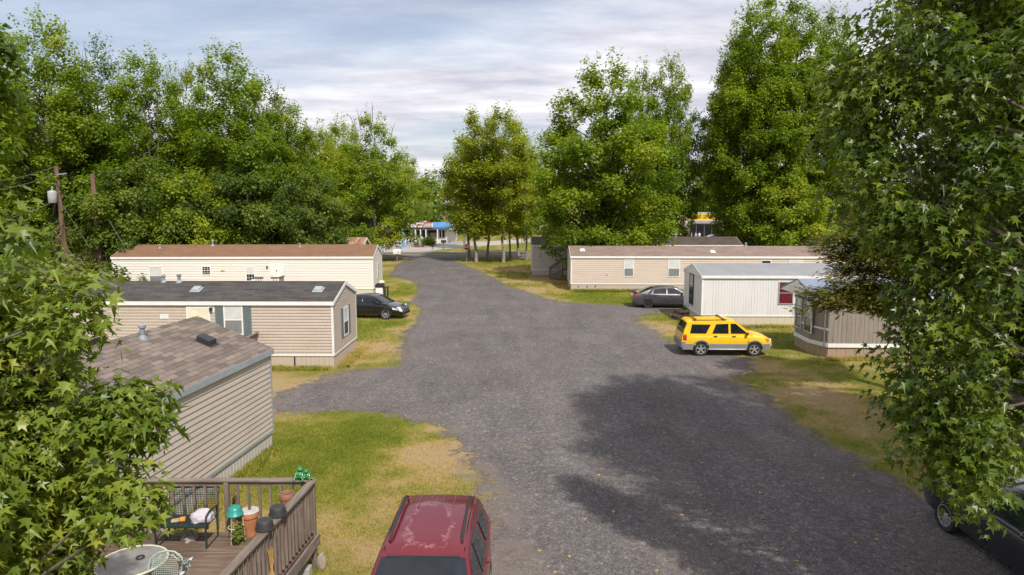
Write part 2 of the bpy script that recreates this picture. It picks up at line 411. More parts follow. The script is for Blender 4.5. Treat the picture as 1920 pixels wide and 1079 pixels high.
    if tmpl is STAR:
        h_ = rng.random(m_) < .5
        return concat(leaves_geo(pos[h_], nr[h_], tip[h_], sz[h_], ti[h_], STAR), leaves_geo(pos[~h_], nr[~h_], tip[~h_], sz[~h_], ti[~h_], CURLED)), np.array(P_), d
    return leaves_geo(pos, nr, tip, sz, ti, tmpl), np.array(P_), d
TREES = {}
def tree_proto(key, seed, H, Rad, profile, n_clump, lpc, leaf, cs, mat, bark, tr, base_t=.2, frac=.35, twigs=0, forks=0, lean=(0,0), **kw):
    rng = np.random.default_rng(seed)
    (v, fl, lt, ti), c, d = boughs(rng, H, Rad, profile, n_clump, lpc, leaf, cs, *kw.pop('x'), **kw)
    cm = np_mesh('crown', v, fl, lt, mat, ti)
    mb = limbs(rng, H, tr, c, frac, base_t, lean)
    for k in range(forks):
        a = rng.uniform(0, 6.28); z0 = H*rng.uniform(.08, .2)
        mb.tube([(0,0,z0), (math.cos(a)*Rad*.12, math.sin(a)*Rad*.12, z0+.12*H), (math.cos(a)*Rad*.22, math.sin(a)*Rad*.22, z0+.35*H), (math.cos(a)*Rad*.3, math.sin(a)*Rad*.3, .8*H)], [tr*.6, tr*.5, tr*.32, .02], 7)
    for k in range(twigs):
        a = rng.uniform(0, 6.28); r = Rad*rng.uniform(.05, .55); z = H*rng.uniform(.8, .93)
        l = H*rng.uniform(.08, .15)
        p0 = (r*math.cos(a), r*math.sin(a), z); p1 = (p0[0]*1.1, p0[1]*1.1, z+l*.5); p2 = (p0[0]*1.25, p0[1]*1.25, z+l)
        mb.tube([p0,p1,p2], [.05,.035,.012], 5)
        mb.tube([p1,(p1[0]+rng.normal(0,.3),p1[1]+rng.normal(0,.3),p1[2]+l*.4)], [.03,.012], 4)
    tm = mb.mesh('trunk', bark, True, 60, fix=False)
    TREES[key] = (cm, tm)
def tree(key, x, y, label, name='leafy_tree', group=None, s=1.0, sz=None, rz=None, cat='tree', z=0):
    e = empty(name, (x, y, z), random.uniform(0, 6.28) if rz is None else rz, label, cat, group)
    e.scale = (s, s, sz if sz else s)
    cm, tm = TREES[key]
    for nm, me in (('trunk', tm), ('crown', cm)):
        o = bpy.data.objects.new(nm, me); COL.objects.link(o); o.parent = e
    return e
# ================================================================== GROUND
def PX(pts): return [G(u, v) for u, v in pts]
ROAD = PX([(786,474),(770,483),(753,491),(743,499),(741,506),(727,517),(738,520),(760,524),(779,531),(784,541),(779,556),(768,566),(786,577),(788,590),(776,606),(757,624),(752,648),(752,672),(748,688),(700,691),(650,697),(606,707),(566,722),(516,741)]) \
  + [G(505,760)] + PX([(516,777),(565,772),(640,771),(704,774),(752,781),(800,793),(832,806),(856,833),(878,862),(900,900),(908,950),(905,1010),(890,1079)]) \
  + [(-1.1,5.2),(1.0,3.6),(6.5,4.0),(12.5,5.5),(13.5,9.0),(13.2,14.2)] \
  + PX([(1880,975),(1800,962),(1745,935),(1690,905),(1620,868),(1560,838),(1500,800),(1462,765),(1418,733),(1368,712),(1392,704),(1412,690),(1405,672),(1330,655),(1272,648),(1252,638),(1228,620),(1195,606),(1200,592),(1240,586),(1300,586),(1300,577),(1190,574),(1110,570),(1050,566),(1010,556),(985,546),(950,536),(935,527),(915,517),(898,508),(868,497),(850,489),(868,482),(880,474)])
ROAD = np.array(ROAD)
def sdist(P, poly):
    x, y = P[:,0], P[:,1]; n = len(poly); d = np.full(len(P), 1e9); ins = np.zeros(len(P), dtype=bool)
    for i in range(n):
        a = poly[i]; b = poly[(i+1) % n]; e = b-a; L = max(e@e, 1e-12)
        t = np.clip(((x-a[0])*e[0] + (y-a[1])*e[1])/L, 0, 1)
        d = np.minimum(d, np.hypot(x-a[0]-t*e[0], y-a[1]-t*e[1]))
        c = ((a[1] > y) != (b[1] > y)); yy = (b[1]-a[1]) if abs(b[1]-a[1]) > 1e-12 else 1e-12
        ins ^= c & (x < (b[0]-a[0])*(y-a[1])/yy + a[0])
    return np.where(ins, -d, d)
# patches of dry and green turf: (pixel of the centre, radius in metres, dryness)
BLOBS = [((600,830),2.4,-.45),((700,800),1.6,-.3),((560,900),1.5,-.2),((850,870),1.1,.5),((720,950),1.4,.15),((630,980),1.3,.2),((800,840),1.0,.35),((820,800),.7,.35),
 ((660,900),1.0,-.1),((640,655),1.5,.1),((700,650),1.6,.5),((740,620),1.5,.4),((700,610),2.4,-.3),((560,715),1.6,.3),((760,595),1.4,.45),((740,545),3.5,-.15),((770,560),1.5,.35),
 ((735,505),3,.2),((960,510),5,.1),((940,505),3,.4),((1010,525),3,.4),((1020,545),2.5,.4),((1120,560),4,-.3),((1180,560),2,-.2),((1230,600),2,.0),((1255,615),1,.4),
 ((1450,640),2.4,-.45),((1480,690),2.0,.1),((1400,690),1.2,.45),((1540,700),1.6,.05),((1490,735),1.3,.35),((1580,760),1.5,.3),((1660,740),1.5,.2),((1640,830),1.6,-.05),((1580,800),1.0,.3),((1690,880),1.0,.0),((1560,690),1.2,-.2),((1600,690),1.2,.3),
 ((900,470),8,.0),((1450,415),80,.25)]
BL = [(np.array(G(*p)), r, w) for p, r, w in BLOBS]
def dryness(P):
    x, y = P[:,0], P[:,1]
    d = .45 + 1.25*(fbm(x*.35, y*.35, 3, 5)-.5) + .8*(fbm(x*1.7, y*1.7, 9, 3)-.5)
    for c, r, w in BL: d = d + w*np.exp(-((x-c[0])**2 + (y-c[1])**2)/(r*r))
    return d
DIRT = [(np.array(G(u,v)), r, w) for u,v,r,w in ((1000,1060,1.7,1),(930,960,1.3,.8),(905,885,1.0,.6),(1330,702,2.0,.8),(1410,742,1.5,.6),(1470,775,1.3,.3),(1240,690,2.6,.5),(1150,592,4,.45),(1215,612,2.5,.6),(770,745,1.8,.35),(560,745,2,.4),(640,705,1.6,.7),(760,660,1.5,.5),(1560,850,1,.5),(1200,1000,2,.35),(1040,548,4,.5),(900,508,6,.4),(770,500,5,.4),(1520,790,1.3,.2))]
def dirtiness(P):
    d = np.zeros(len(P))
    for c, r, w in DIRT: d = np.maximum(d, w*np.exp(-((P[:,0]-c[0])**2+(P[:,1]-c[1])**2)/(r*r)))
    return d
def steps(spec):
    o = []
    for a, b, s in spec: o += list(np.arange(a, b, s))
    return np.array(o + [spec[-1][1]])
gx = steps([(-2600,-300,230),(-300,-60,24),(-60,-24,2),(-24,-10,.5),(-10,15,.2),(15,26,.5),(26,60,2),(60,300,24),(300,2600,230)])
gy = steps([(-300,-20,35),(-20,2,2),(2,32,.2),(32,60,.4),(60,112,1),(112,320,8),(320,3600,200)])
GX, GY = np.meshgrid(gx, gy); P = np.stack([GX.ravel(), GY.ravel()], 1)
gz = np.zeros(len(P))
sd = np.clip(sdist(P, ROAD), -20, 20)
nx, ny = len(gx), len(gy)
ii = (np.arange(ny-1)[:,None]*nx + np.arange(nx-1)[None,:]).ravel()
quads = np.stack([ii, ii+1, ii+1+nx, ii+nx], 1)
m = N('turf_ground'); geo = m.geo()
dr = m.math('ADD', m.attr('dry'), m.math('MULTIPLY', m.math('SUBTRACT', m.noise(geo, 7, 5, .7), .5), .7))
gc = m.ramp(dr, [(.0,(.125,.145,.018)),(.34,(.17,.175,.028)),(.54,(.245,.205,.065)),(.78,(.34,.25,.115)),(1,(.34,.25,.14))])
gc = m.mix(1, gc, m.ramp(m.noise(geo, 28, 4, .7), [(.25,.55),(.75,1.4)]), 'MULTIPLY')
soil = m.ramp(m.noise(geo, 22, 5, .7), [(.25,(.11,.09,.075)),(.75,(.27,.22,.18))])
edge = m.math('SUBTRACT', .42, m.attr('sd'))
ef = m.math('ADD', m.math('ADD', m.math('MULTIPLY', edge, .5), m.math('MULTIPLY', m.attr('dirt'), .55)), m.math('MULTIPLY', m.math('SUBTRACT', m.noise(geo, 1.7, 7, .72), .5), 2.4))
bare = m.ramp(m.noise(geo, .9, 6, .7), [(.66,0),(.8,.4)])
gc = m.mix(bare, gc, soil); gc = m.mix(m.ramp(ef, [(.12,0),(.55,.92)]), gc, soil)
M_ground = m.bsdf(gc, .95, m.bump(m.noise(geo, 24, 5, .75), .8, .05), 0, .1)
go = bpy.data.objects.new('ground', np_mesh('ground', np.column_stack([P, gz]), quads.ravel(), np.full(len(quads), 4), M_ground, attrs={'sd': sd, 'dry': dryness(P), 'dirt': dirtiness(P)}))
COL.objects.link(go); tag(go, kind='structure')
# gravel: a ragged sheet a few millimetres above the turf
qs = sd[quads].min(1) < 1.1; qs &= (P[quads][:,:,1].max(1) < 118) & (P[quads][:,:,1].min(1) > 2)
q2 = quads[qs]; used, inv = np.unique(q2.ravel(), return_inverse=True)
m = N('gravel'); geo = m.geo()
vo = m.n('TexVoronoi'); vo.inputs['Scale'].default_value = 42; m.l(geo, vo.inputs['Vector'])
vo2 = m.n('TexVoronoi'); vo2.inputs['Scale'].default_value = 11; m.l(geo, vo2.inputs['Vector'])
sep = m.n('SeparateColor'); m.l(vo.outputs['Color'], sep.inputs[0]); sep2 = m.n('SeparateColor'); m.l(vo2.outputs['Color'], sep2.inputs[0])
gr = m.ramp(sep.outputs[0], [(0,(.08,.073,.073)),(.5,(.12,.11,.109)),(.88,(.158,.145,.142)),(.97,(.21,.195,.185)),(1,(.3,.28,.262))])
gr = m.mix(1, gr, m.ramp(sep2.outputs[1], [(0,.8),(.9,1.12),(1,1.5)]), 'MULTIPLY')
big = m.noise(geo, .32, 6, .66); lane = m.noise(m.mapped(geo, (1.1,.16,1)), 1.0, 5, .6)
gr = m.mix(1, gr, m.ramp(big, [(.3,.82),(.7,1.2)]), 'MULTIPLY')
gr = m.mix(1, gr, m.ramp(lane, [(.35,.9),(.65,1.1)]), 'MULTIPLY')
brown = m.ramp(m.noise(geo, 18, 4, .7), [(.25,(.12,.097,.083)),(.75,(.24,.195,.165))])
bf = m.math('ADD', m.math('ADD', m.math('MULTIPLY', m.math('ADD', m.attr('sd'), .8), .5), m.math('MULTIPLY', m.attr('dirt'), .6)), m.math('MULTIPLY', m.math('SUBTRACT', m.noise(geo, 1.3, 6, .7), .5), 1.9))
gr = m.mix(m.ramp(bf, [(.15,0),(.7,.72)]), gr, brown)
tr_ = m.ramp(m.noise(m.mapped(geo, (.6,.35,1)), .7, 6, .7), [(.5,0),(.7,.4)])
gr = m.mix(tr_, gr, brown)
al = m.math('ADD', m.math('ADD', m.math('MULTIPLY', m.attr('sd'), 1.1), m.math('MULTIPLY', m.math('SUBTRACT', m.noise(geo, 1.1, 3, .6), .5), 2.0)), m.math('MULTIPLY', m.math('SUBTRACT', m.noise(geo, 6, 6, .78), .5), 2.4))
al = m.ramp(m.math('MULTIPLY', al, -1), [(.0,0),(.14,1)])
hgt = m.math('ADD', m.math('MULTIPLY', vo.outputs['Distance'], -.6), m.math('MULTIPLY', m.noise(geo, 6, 4), .8))
M_gravel = m.bsdf(gr, .9, m.bump(hgt, .7, .03), 0, .2, alpha=al)
o = bpy.data.objects.new('gravel_road', np_mesh('gravel_road', np.column_stack([P[used], np.full(len(used), .006)]), inv, np.full(len(q2), 4), M_gravel, attrs={'sd': sd[used], 'dirt': dirtiness(P[used])}))
COL.objects.link(o); tag(o, kind='structure')
def asphalt(name, c, var=.25):
    m = N(name); g = m.geo()
    k = m.mix(1, c, m.ramp(m.noise(g, .25, 6, .65), [(.3,1-var),(.7,1+var)]), 'MULTIPLY')
    k = m.mix(1, k, m.ramp(m.noise(g, 30, 3), [(.3,.8),(.7,1.2)]), 'MULTIPLY')
    return m.bsdf(k, .85, None, 0, .3)
def sheet(name, poly, z, mat, thick=.3):
    mb = MB(); mb.prism(poly, lambda a, b, d: (a, b, d), z-thick, z)
    return tag(mb.build(name, mat), kind='structure')
M_asph = asphalt('highway_asphalt', (.13,.125,.125)); M_lot = asphalt('lot_asphalt', (.3,.28,.265), .15); M_conc = asphalt('driveway_concrete', (.36,.33,.3), .15)
sheet('highway', [(-400,93.5),(400,93.5),(400,104.5),(-400,104.5)], .012, M_asph)
sheet('driveway', [(-22.5,104.5),(-14.4,104.5),(-9.5,114),(-3,124),(3.5,134),(8,142),(12,160),(7,160),(2,146),(-4,137.5),(-9,128),(-16,116)], .02, M_conc)
sheet('store_lot', [(-70,106),(-22,106),(-15.5,115),(-8.5,128.5),(-2.5,138),(-60,138)], .016, M_lot)
sheet('parking_lot', [(16,113),(140,113),(140,146),(16,146)], .016, M_lot)
mk = MB()
mk.box(-400,400,98.85,98.97,.006,.016); mk.box(-400,400,99.1,99.22,.006,.016); 
tag(mk.build('road_marking', simple('yellow_road_paint', (.6,.42,.06), .7)), kind='structure')
mk = MB(); mk.box(-400,400,93.85,93.97,.006,.016); mk.box(-400,400,104.0,104.12,.006,.016)
tag(mk.build('road_marking', simple('white_road_paint', (.62,.62,.6), .7)), kind='structure')
# grass tufts
rng = np.random.default_rng(5)
def tufts(n, x0, x1, y0, y1, h, lo=.25, fw=1.5):
    p = np.column_stack([rng.uniform(x0, x1, n), rng.uniform(y0, y1, n)])
    s = sdist(p, ROAD) + (fbm(p[:,0]*2, p[:,1]*2, 21, 4)-.5)*1.8
    dn = dryness(p)
    fe_ = np.minimum(np.minimum(p[:,0]-x0, x1-p[:,0]), np.minimum(p[:,1]-y0, (y1-p[:,1])*.5)); k = (rng.random(n) < fe_/fw) & (s > lo) & (rng.random(n) < np.clip(1.35-dn*.9, .12, 1))
    p, dn = p[k], dn[k]
    nb = 5; q = np.repeat(p, nb, 0) + rng.normal(0, .025, (len(p)*nb, 2)); dd = np.repeat(dn, nb)
    M_ = len(q); a = rng.uniform(0, 6.283, M_); hh = h*rng.uniform(.5, 1.4, M_); w = .010*rng.uniform(.7, 1.4, M_)*(h/.06)**.5
    ca, sa = np.cos(a), np.sin(a); lx = rng.normal(0, .5, M_)*hh; ly = rng.normal(0, .5, M_)*hh
    v = np.empty((M_,3,3)); v[:,0] = np.column_stack([q[:,0]-ca*w, q[:,1]-sa*w, np.full(M_, -.01)]); v[:,1] = np.column_stack([q[:,0]+ca*w, q[:,1]+sa*w, np.full(M_, -.01)])
    v[:,2] = np.column_stack([q[:,0]+lx, q[:,1]+ly, hh])
    return v.reshape(-1,3), np.repeat(np.clip(dd + rng.normal(0, .18, M_), 0, 1), 3)
parts = [tufts(34000,-8.5,1,10,22.5,.045), tufts(9000,-9,-3,17,34,.05), tufts(15000,6,18,12,35,.045), tufts(9000,-11,-5,30,60,.09), tufts(14000,2,17,35,60,.09), tufts(7000,-6,6,55,92,.13), tufts(2600,4.9,14,54.9,55.85,.2,fw=.1), tufts(1500,-7.5,-7.0,28.6,33,.16,fw=.1), tufts(900,-11,-7.7,28.2,28.85,.14,fw=.1), tufts(900,11,18,38.4,39.15,.16,fw=.1), tufts(900,14.2,18,30,30.7,.14,fw=.1), tufts(1500,-7.25,-6.6,13,19,.14,fw=.15)]
v = np.concatenate([a for a, _ in parts]); t = np.concatenate([b for _, b in parts])
M_blade = leaf_mat('grass_blades', [(0,(.15,.19,.02)),(.35,(.24,.26,.035)),(.6,(.36,.31,.07)),(1,(.5,.36,.14))], .25, .6, .2)
o = bpy.data.objects.new('grass', np_mesh('grass', v, np.arange(len(v)), np.full(len(v)//3, 3), M_blade, t)); COL.objects.link(o); tag(o, 'short grass, green in places and straw coloured in others, on the lawns', 'grass', kind='stuff')
mb = MB(); rgf = np.random.default_rng(17)
for k in range(46):
    x, y = G(rgf.uniform(980,1700), rgf.uniform(740,1075)); a = rgf.uniform(0,6.28); r_ = .045
    mb.add([(x+r_*math.cos(a+i*1.257)*(1 if i%2 else .8), y+r_*math.sin(a+i*1.257), .012+.012*(i%2)) for i in range(5)], [(0,1,2,3,4)])
tag(mb.build('fallen_leaves', simple('yellow_fallen_leaf', (.45,.27,.06), .7, var=.5, scale=2), fix=False), 'scattered yellow fallen leaves on the shaded gravel', 'leaves', kind='stuff')
# loose pale stones on the gravel
mb = MB()
for i in range(1100):
    x, y = random.uniform(-6, 9), 9 + 26*random.random()**1.5
    r = random.uniform(.012, .03)*(1 + y*.015); a = random.uniform(0, 6.28)
    mb.add([(x+r*math.cos(a),y+r*math.sin(a),.0),(x+r*math.cos(a+2.1),y+r*math.sin(a+2.1),.0),(x+r*math.cos(a+4.2),y+r*math.sin(a+4.2),.0),(x,y,.006+r*.9)], [(0,1,3),(1,2,3),(2,0,3)])
vs = np.array([f for f in mb.v]); 
keep = sdist(vs[::4,:2], ROAD) < .3; mb2 = MB()
for i in np.nonzero(keep)[0]: mb2.add(mb.v[i*4:i*4+4], [(0,1,3),(1,2,3),(2,0,3)])
tag(mb2.build('pebbles', simple('pale_stone', (.22,.205,.19), .9, var=.5, scale=1.3)), 'pale loose stones scattered over the grey gravel', 'stones', kind='stuff')
# ================================================================== HOMES
def lap_wall(mb, fn, zs, ze, width, pitch=.2, out=.03, mi=0):
    z = zs
    while z < ze - 1e-4:
        z2 = min(z+pitch, ze); a0, a1 = width(z); b0, b1 = width(z2)
        if a1-a0 < .02: break
        mb.add([fn(a0,z,out),fn(a1,z,out),fn(b1,z2,.004),fn(b0,z2,.004),fn(a0,z,0),fn(a1,z,0)], [(0,1,2,3),(4,5,1,0)], mi)
        z = z2
def rib_wall(mb, fn, zs, ze_fn, a0, a1, pitch=.2, depth=.007, gap=.03, mi=0):
    n = max(1, int(round((a1-a0)/pitch))); w = (a1-a0)/n
    for i in range(n):
        p = a0+i*w; q = p+w
        ks = [(p,0),(p+gap*.3,depth),(q-gap*.7,depth),(q-gap*.4,0),(q,0)]
        for (x0,d0),(x1,d1) in zip(ks[:-1], ks[1:]):
            mb.add([fn(x0,zs,d0),fn(x1,zs,d1),fn(x1,ze_fn(x1),d1),fn(x0,ze_fn(x0),d0)], [(0,1,2,3)], mi)
class Home:
    def __init__(s, label, loc, rz, L, W, zs, ze, rise, m_wall, m_skirt, m_roof, m_trim, wall='lap', pitch=.2, oh=.06, ohe=.08, group='single wide mobile homes', skirt_pitch=.2, left=True):
        s.L, s.W, s.zs, s.ze, s.rise = L, W, zs, ze, rise; s.trim = m_trim
        e = s.e = empty('mobile_home', (*loc, 0), rz, label, 'mobile home', group)
        c = MB(); P5 = [(0,zs-.02),(W,zs-.02),(W,ze),(W/2,ze+rise),(0,ze)]
        c.prism(P5, lambda a,b,d: (d,a,b), .004, L-.004)
        gab = lambda z: (0, W) if z <= ze else ((z-ze)/rise*W/2, W-(z-ze)/rise*W/2)
        s.fr = lambda a,z,d: (a,-d,z); s.rt = lambda a,z,d: (L+d,a,z); s.lf = lambda a,z,d: (-d,W-a,z); s.bk = lambda a,z,d: (L-a,W+d,z)
        top = lambda x: ze + rise*(1-abs(x-W/2)/(W/2))
        if wall == 'lap':
            for f in (s.fr, s.bk): lap_wall(c, f, zs, ze, lambda z: (0,L), pitch)
            for f in (s.rt, s.lf):
                if f is s.lf and not left: continue
                lap_wall(c, f, zs, ze+rise, gab, pitch)
        else:
            for f in (s.fr, s.bk): rib_wall(c, f, zs, lambda x: ze, 0, L, pitch)
            for f in (s.rt, s.lf):
                if f is s.lf and not left: continue
                rib_wall(c, f, zs, top, 0, W, pitch)
        s.wall = c.build('siding', m_wall, e, fix=False)
        k = MB(); sf = lambda f: (lambda a,z,d: f(a,z,d-.02))
        for f in (s.fr, s.bk): rib_wall(k, sf(f), -.04, lambda x: zs, .02, L-.02, skirt_pitch, .012)
        for f in (s.rt, s.lf):
            if f is s.lf and not left: continue
            rib_wall(k, sf(f), -.04, lambda x: zs, .02, W-.02, skirt_pitch, .012)
        s.skirt = k.build('skirting', m_skirt, e, fix=False)
        t = MB()                                            # starter strip, corner posts
        for (x0,x1,y0,y1) in ((-.03,L+.03,-.03,-.004),(-.03,L+.03,W+.004,W+.03),(L+.004,L+.03,-.003,W+.003),(-.03,-.004,-.003,W+.003)):
            if x1 < 0.01 and not left: continue
            t.box(x0,x1,y0,y1,zs-.05,zs+.03)
        for cx in ([-.028, L-.062] if left else [L-.062]):
            for cy in (-.028, W-.062): t.box(cx,cx+.09,cy,cy+.09,zs+.035,ze-.02)
        s.tr = t.build('corner_trim', m_trim, e)
        sl = rise/(W/2); r = MB(); th = .05
        x0, x1 = (-oh if left else 0), L+oh
        pr = [(-ohe,ze-ohe*sl+.02),(W/2,ze+rise+.02),(W+ohe,ze-ohe*sl+.02),(W+ohe,ze-ohe*sl+.02+th),(W/2,ze+rise+.02+th),(-ohe,ze-ohe*sl+.02+th)]
        r.prism(pr, lambda a,b,d: (d,a,b), x0, x1)
        s.roof = r.build('roof', m_roof, e); s.sl = sl
        f = MB(); fh = .15
        for y in (-ohe-.022, W+ohe+.002): f.box(x0,x1,y,y+.02,ze-ohe*sl-fh+.05,ze-ohe*sl+.062)
        for xx in ([x1+.002, x0-.022] if left else [x1+.002]):
            for sg in (0,1):
                ya, yb = (-ohe, W/2) if sg == 0 else (W/2, W+ohe)
                za, zb = (ze-ohe*sl, ze+rise) if sg == 0 else (ze+rise, ze-ohe*sl)
                f.add([(xx,ya,za-fh+.05),(xx,yb,zb-fh+.05),(xx,yb,zb+.062),(xx,ya,za+.062),(xx+.02,ya,za-fh+.05),(xx+.02,yb,zb-fh+.05),(xx+.02,yb,zb+.062),(xx+.02,ya,za+.062)],
                      [(0,1,2,3),(7,6,5,4),(0,4,5,1),(1,5,6,2),(2,6,7,3),(3,7,4,0)])
        s.fas = f.build('fascia', m_trim, e)
    def roofz(s, y): return s.ze + s.rise*(1-abs(y-s.W/2)/(s.W/2)) + .07
    def frame_mb(s, fn, a, z, w, h, t, d0, d1):
        f = MB(); F2 = lambda p,q,d: fn(a+p, z+q, d)
        for (p0,p1,q0,q1) in ((-w/2,w/2,-h/2,-h/2+t),(-w/2,w/2,h/2-t,h/2),(-w/2,-w/2+t,-h/2+t,h/2-t),(w/2-t,w/2,-h/2+t,h/2-t)):
            f.prism([(p0,q0),(p1,q0),(p1,q1),(p0,q1)], F2, d0, d1)
        return f, F2
    def window(s, side, a, z, w, h, upper=None, lower=None, frame=None, grid=False, shutters=None, t=.055, split=.5, label=None):
        fn = getattr(s, side); f, F2 = s.frame_mb(fn, a, z, w, h, t, .0, .055)
        qs = -h/2 + h*split
        f.prism([(-w/2+t,qs-.02),(w/2-t,qs-.02),(w/2-t,qs+.02),(-w/2+t,qs+.02)], F2, .01, .051)
        if grid:
            for k in (1,2):
                x = -w/2 + w*k/3; f.prism([(x-.009,-h/2+t),(x+.009,-h/2+t),(x+.009,h/2-t),(x-.009,h/2-t)], F2, .043, .05)
            for k in (.25,.75):
                q = -h/2 + h*k; f.prism([(-w/2+t,q-.009),(w/2-t,q-.009),(w/2-t,q+.009),(-w/2+t,q+.009)], F2, .0435, .0505)
        o = f.build('window', frame or M_white, s.e); tag(o, label)
        for q0, q1, mt in ((-h/2+t, qs-.02, lower), (qs+.02, h/2-t, upper)):
            p = MB(); p.prism([(-w/2+t,q0),(w/2-t,q0),(w/2-t,q1),(-w/2+t,q1)], F2, .032, .042); p.build('pane', mt or M_glass, o)
        if shutters:
            for sx in (-1, 1):
                p = MB(); x0 = sx*(w/2+.02); x1 = sx*(w/2+.36); lo, hi = min(x0,x1), max(x0,x1)
                p.prism([(lo,-h/2-.03),(hi,-h/2-.03),(hi,h/2+.03),(lo,h/2+.03)], F2, .02, .048)
                k = -h/2
                while k < h/2-.06:
                    p.prism([(lo+.04,k),(hi-.04,k),(hi-.04,k+.035),(lo+.04,k+.035)], F2, .0485, .058); k += .06
                p.build('shutter', shutters, s.e)
        return o
    def door(s, side, a, z0, w, h, m_door=None, knob=True):
        fn = getattr(s, side); f, F2 = s.frame_mb(fn, a, z0+h/2, w+.16, h+.12, .075, 0, .05)
        o = f.build('door', M_white, s.e)
        p = MB(); p.prism([(-w/2,-h/2-.05),(w/2,-h/2-.05),(w/2,h/2),(-w/2,h/2)], F2, .032, .042); p.build('door_panel', m_door or M_white, o)
        p = MB(); p.prism([(-.035,.25),(.035,.25),(.035,.36),(-.035,.36)], F2, .0425, .055); p.build('knocker', M_dark, o)
        p = MB(); p.ball(F2(-w/2+.08,-.05,.07), .035, 8); p.build('handle', M_steel, o)
    def lamp(s, side, a, z):
        fn = getattr(s, side); F2 = lambda p,q,d: fn(a+p,z+q,d)
        p = MB(); p.prism([(-.13,-.13),(.13,-.13),(.13,.13),(-.13,.13)], F2, .0, .03); o = p.build('porch_lamp', M_white, s.e)
        p = MB(); p.prism([(-.05,-.09),(.05,-.09),(.06,.06),(-.06,.06)], F2, .031, .13); p.build('lamp_housing', M_dark, o)
    def plate(s, side, a, z, w, h, mat=None, name='wall_vent', mat2=None):
        fn = getattr(s, side); F2 = lambda p,q,d: fn(a+p,z+q,d)
        p = MB(); p.prism([(-w/2,-h/2),(w/2,-h/2),(w/2,h/2),(-w/2,h/2)], F2, .0, .035)
        for k in range(3): q = -h/2 + h*(k+.5)/3; p.prism([(-w/2+.03,q),(w/2-.03,q),(w/2-.03,q+.02),(-w/2+.03,q+.02)], F2, .0355, .045)
        p.build(name, mat or M_white, s.e)
    def box_vent(s, x, y, mat=None, w=.42, h=.13):
        z = s.roofz(y); sg = 1 if y < s.W/2 else -1; dz = s.sl*sg
        o = MB()
        a = [(x-w/2-.06,y-w/2-.06),(x+w/2+.06,y-w/2-.06),(x+w/2+.06,y+w/2+.06),(x-w/2-.06,y+w/2+.06)]
        b = [(x-w/2,y-w/2),(x+w/2,y-w/2),(x+w/2,y+w/2),(x-w/2,y+w/2)]
        g = lambda p, e: (p[0], p[1], z + (p[1]-y)*dz + e)
        o.add([g(p,-.02) for p in a]+[g(p,.02) for p in a], [(4,5,6,7),(0,1,5,4),(1,2,6,5),(2,3,7,6),(3,0,4,7)])
        o.add([g(p,.02) for p in b]+[g(p,h) for p in b], [(4,5,6,7),(0,1,5,4),(1,2,6,5),(2,3,7,6),(3,0,4,7)])
        o.build('roof_vent', mat or M_black, s.e, bevel=.02)
    def pipe(s, x, y, r=.06, h=.35, mat=None, cap=True):
        z = s.roofz(y); p = MB(); p.lathe([(r*2.4,z-.06),(r*2.2,z),(r*1.15,z+.07),(r,z+.08),(r,z+h)], 12, (x,y,0))
        if cap: p.lathe([(r*1.5,z+h),(r*1.5,z+h+.06),(0,z+h+.12)], 12, (x,y,0))
        p.build('vent_pipe', mat or M_pipe, s.e, True)
def railing(name, parent, pts, h, m_rail=M_wood, m_post=M_woodZ, gap=.14, top=(.14,.04), side='both', bal=.04, lo=.1):
    """rail run through pts; returns nothing, builds handrail, posts and balusters as parts"""
    for p, q in zip(pts[:-1], pts[1:]):
        p = Vector(p); q = Vector(q); d = q-p; L = math.hypot(d.x, d.y); up = Vector((0,0,1))
        r = MB(); r.bar(p+up*(h-.02), q+up*(h-.02), top[0], top[1]); r.bar(p+up*(h-.085), q+up*(h-.085), .04, .085)
        r.build('handrail', m_rail, parent, bevel=.006)
        b = MB(); n = max(1, int(L/gap))
        for i in range(1, n):
            c = p + d*(i/n); b.box(c.x-bal/2, c.x+bal/2, c.y-bal/2, c.y+bal/2, c.z+lo, c.z+h-.13)
        b.build('baluster', m_post, parent)
def posts(parent, pts, m=M_woodZ, w=.09):
    for x, y, z0, z1 in pts:
        p = MB(); p.box(x-w/2,x+w/2,y-w/2,y+w/2,z0,z1); p.build('post', m, parent, bevel=.006)
M_sid_tan = siding_mat('tan_lap_siding', (.47,.40,.335), (.26,.2,.15), .6)
M_sid_tan2 = siding_mat('beige_lap_siding', (.56,.47,.4), (.34,.26,.2), .5)
M_sid_near = siding_mat('taupe_lap_siding', (.49,.43,.37), (.22,.18,.145), .5)
M_sid_white = siding_mat('cream_lap_siding', (.69,.66,.61), (.45,.39,.32), .3)
M_sid_back = siding_mat('greyed_lap_siding', (.52,.46,.41), (.3,.26,.24), .3)
M_rib_white = siding_mat('white_ribbed_metal', (.68,.67,.67), (.42,.37,.31), .55, True)
M_rib_wood = siding_mat('weathered_grey_panelling', (.28,.24,.21), (.065,.052,.043), 1.0, True)
M_skirt_tan = siding_mat('tan_skirting', (.5,.41,.33), (.22,.17,.13), .5, True)
M_skirt_near = siding_mat('pale_skirting', (.5,.47,.43), (.22,.19,.16), .5, True)
M_skirt_cream = siding_mat('cream_skirting', (.58,.51,.38), (.35,.29,.22), .4, True)
M_skirt_brown = siding_mat('brown_skirting', (.36,.26,.18), (.22,.16,.11), .4, True)
M_sh_near = shingle_mat('brown_shingles', (.13,.106,.092), (.25,.2,.17), (.09,.073,.064), .42, .145)
M_sh_dark = shingle_mat('charcoal_shingles', (.045,.04,.04), (.085,.078,.075), (.11,.1,.095), .6, .15)
M_sh_brown = shingle_mat('rust_brown_shingles', (.185,.105,.062), (.225,.13,.08), (.14,.085,.055), .6, .15)
M_sh_tan = shingle_mat('faded_brown_shingles', (.21,.155,.13), (.27,.205,.175), (.15,.115,.1), .7, .15)
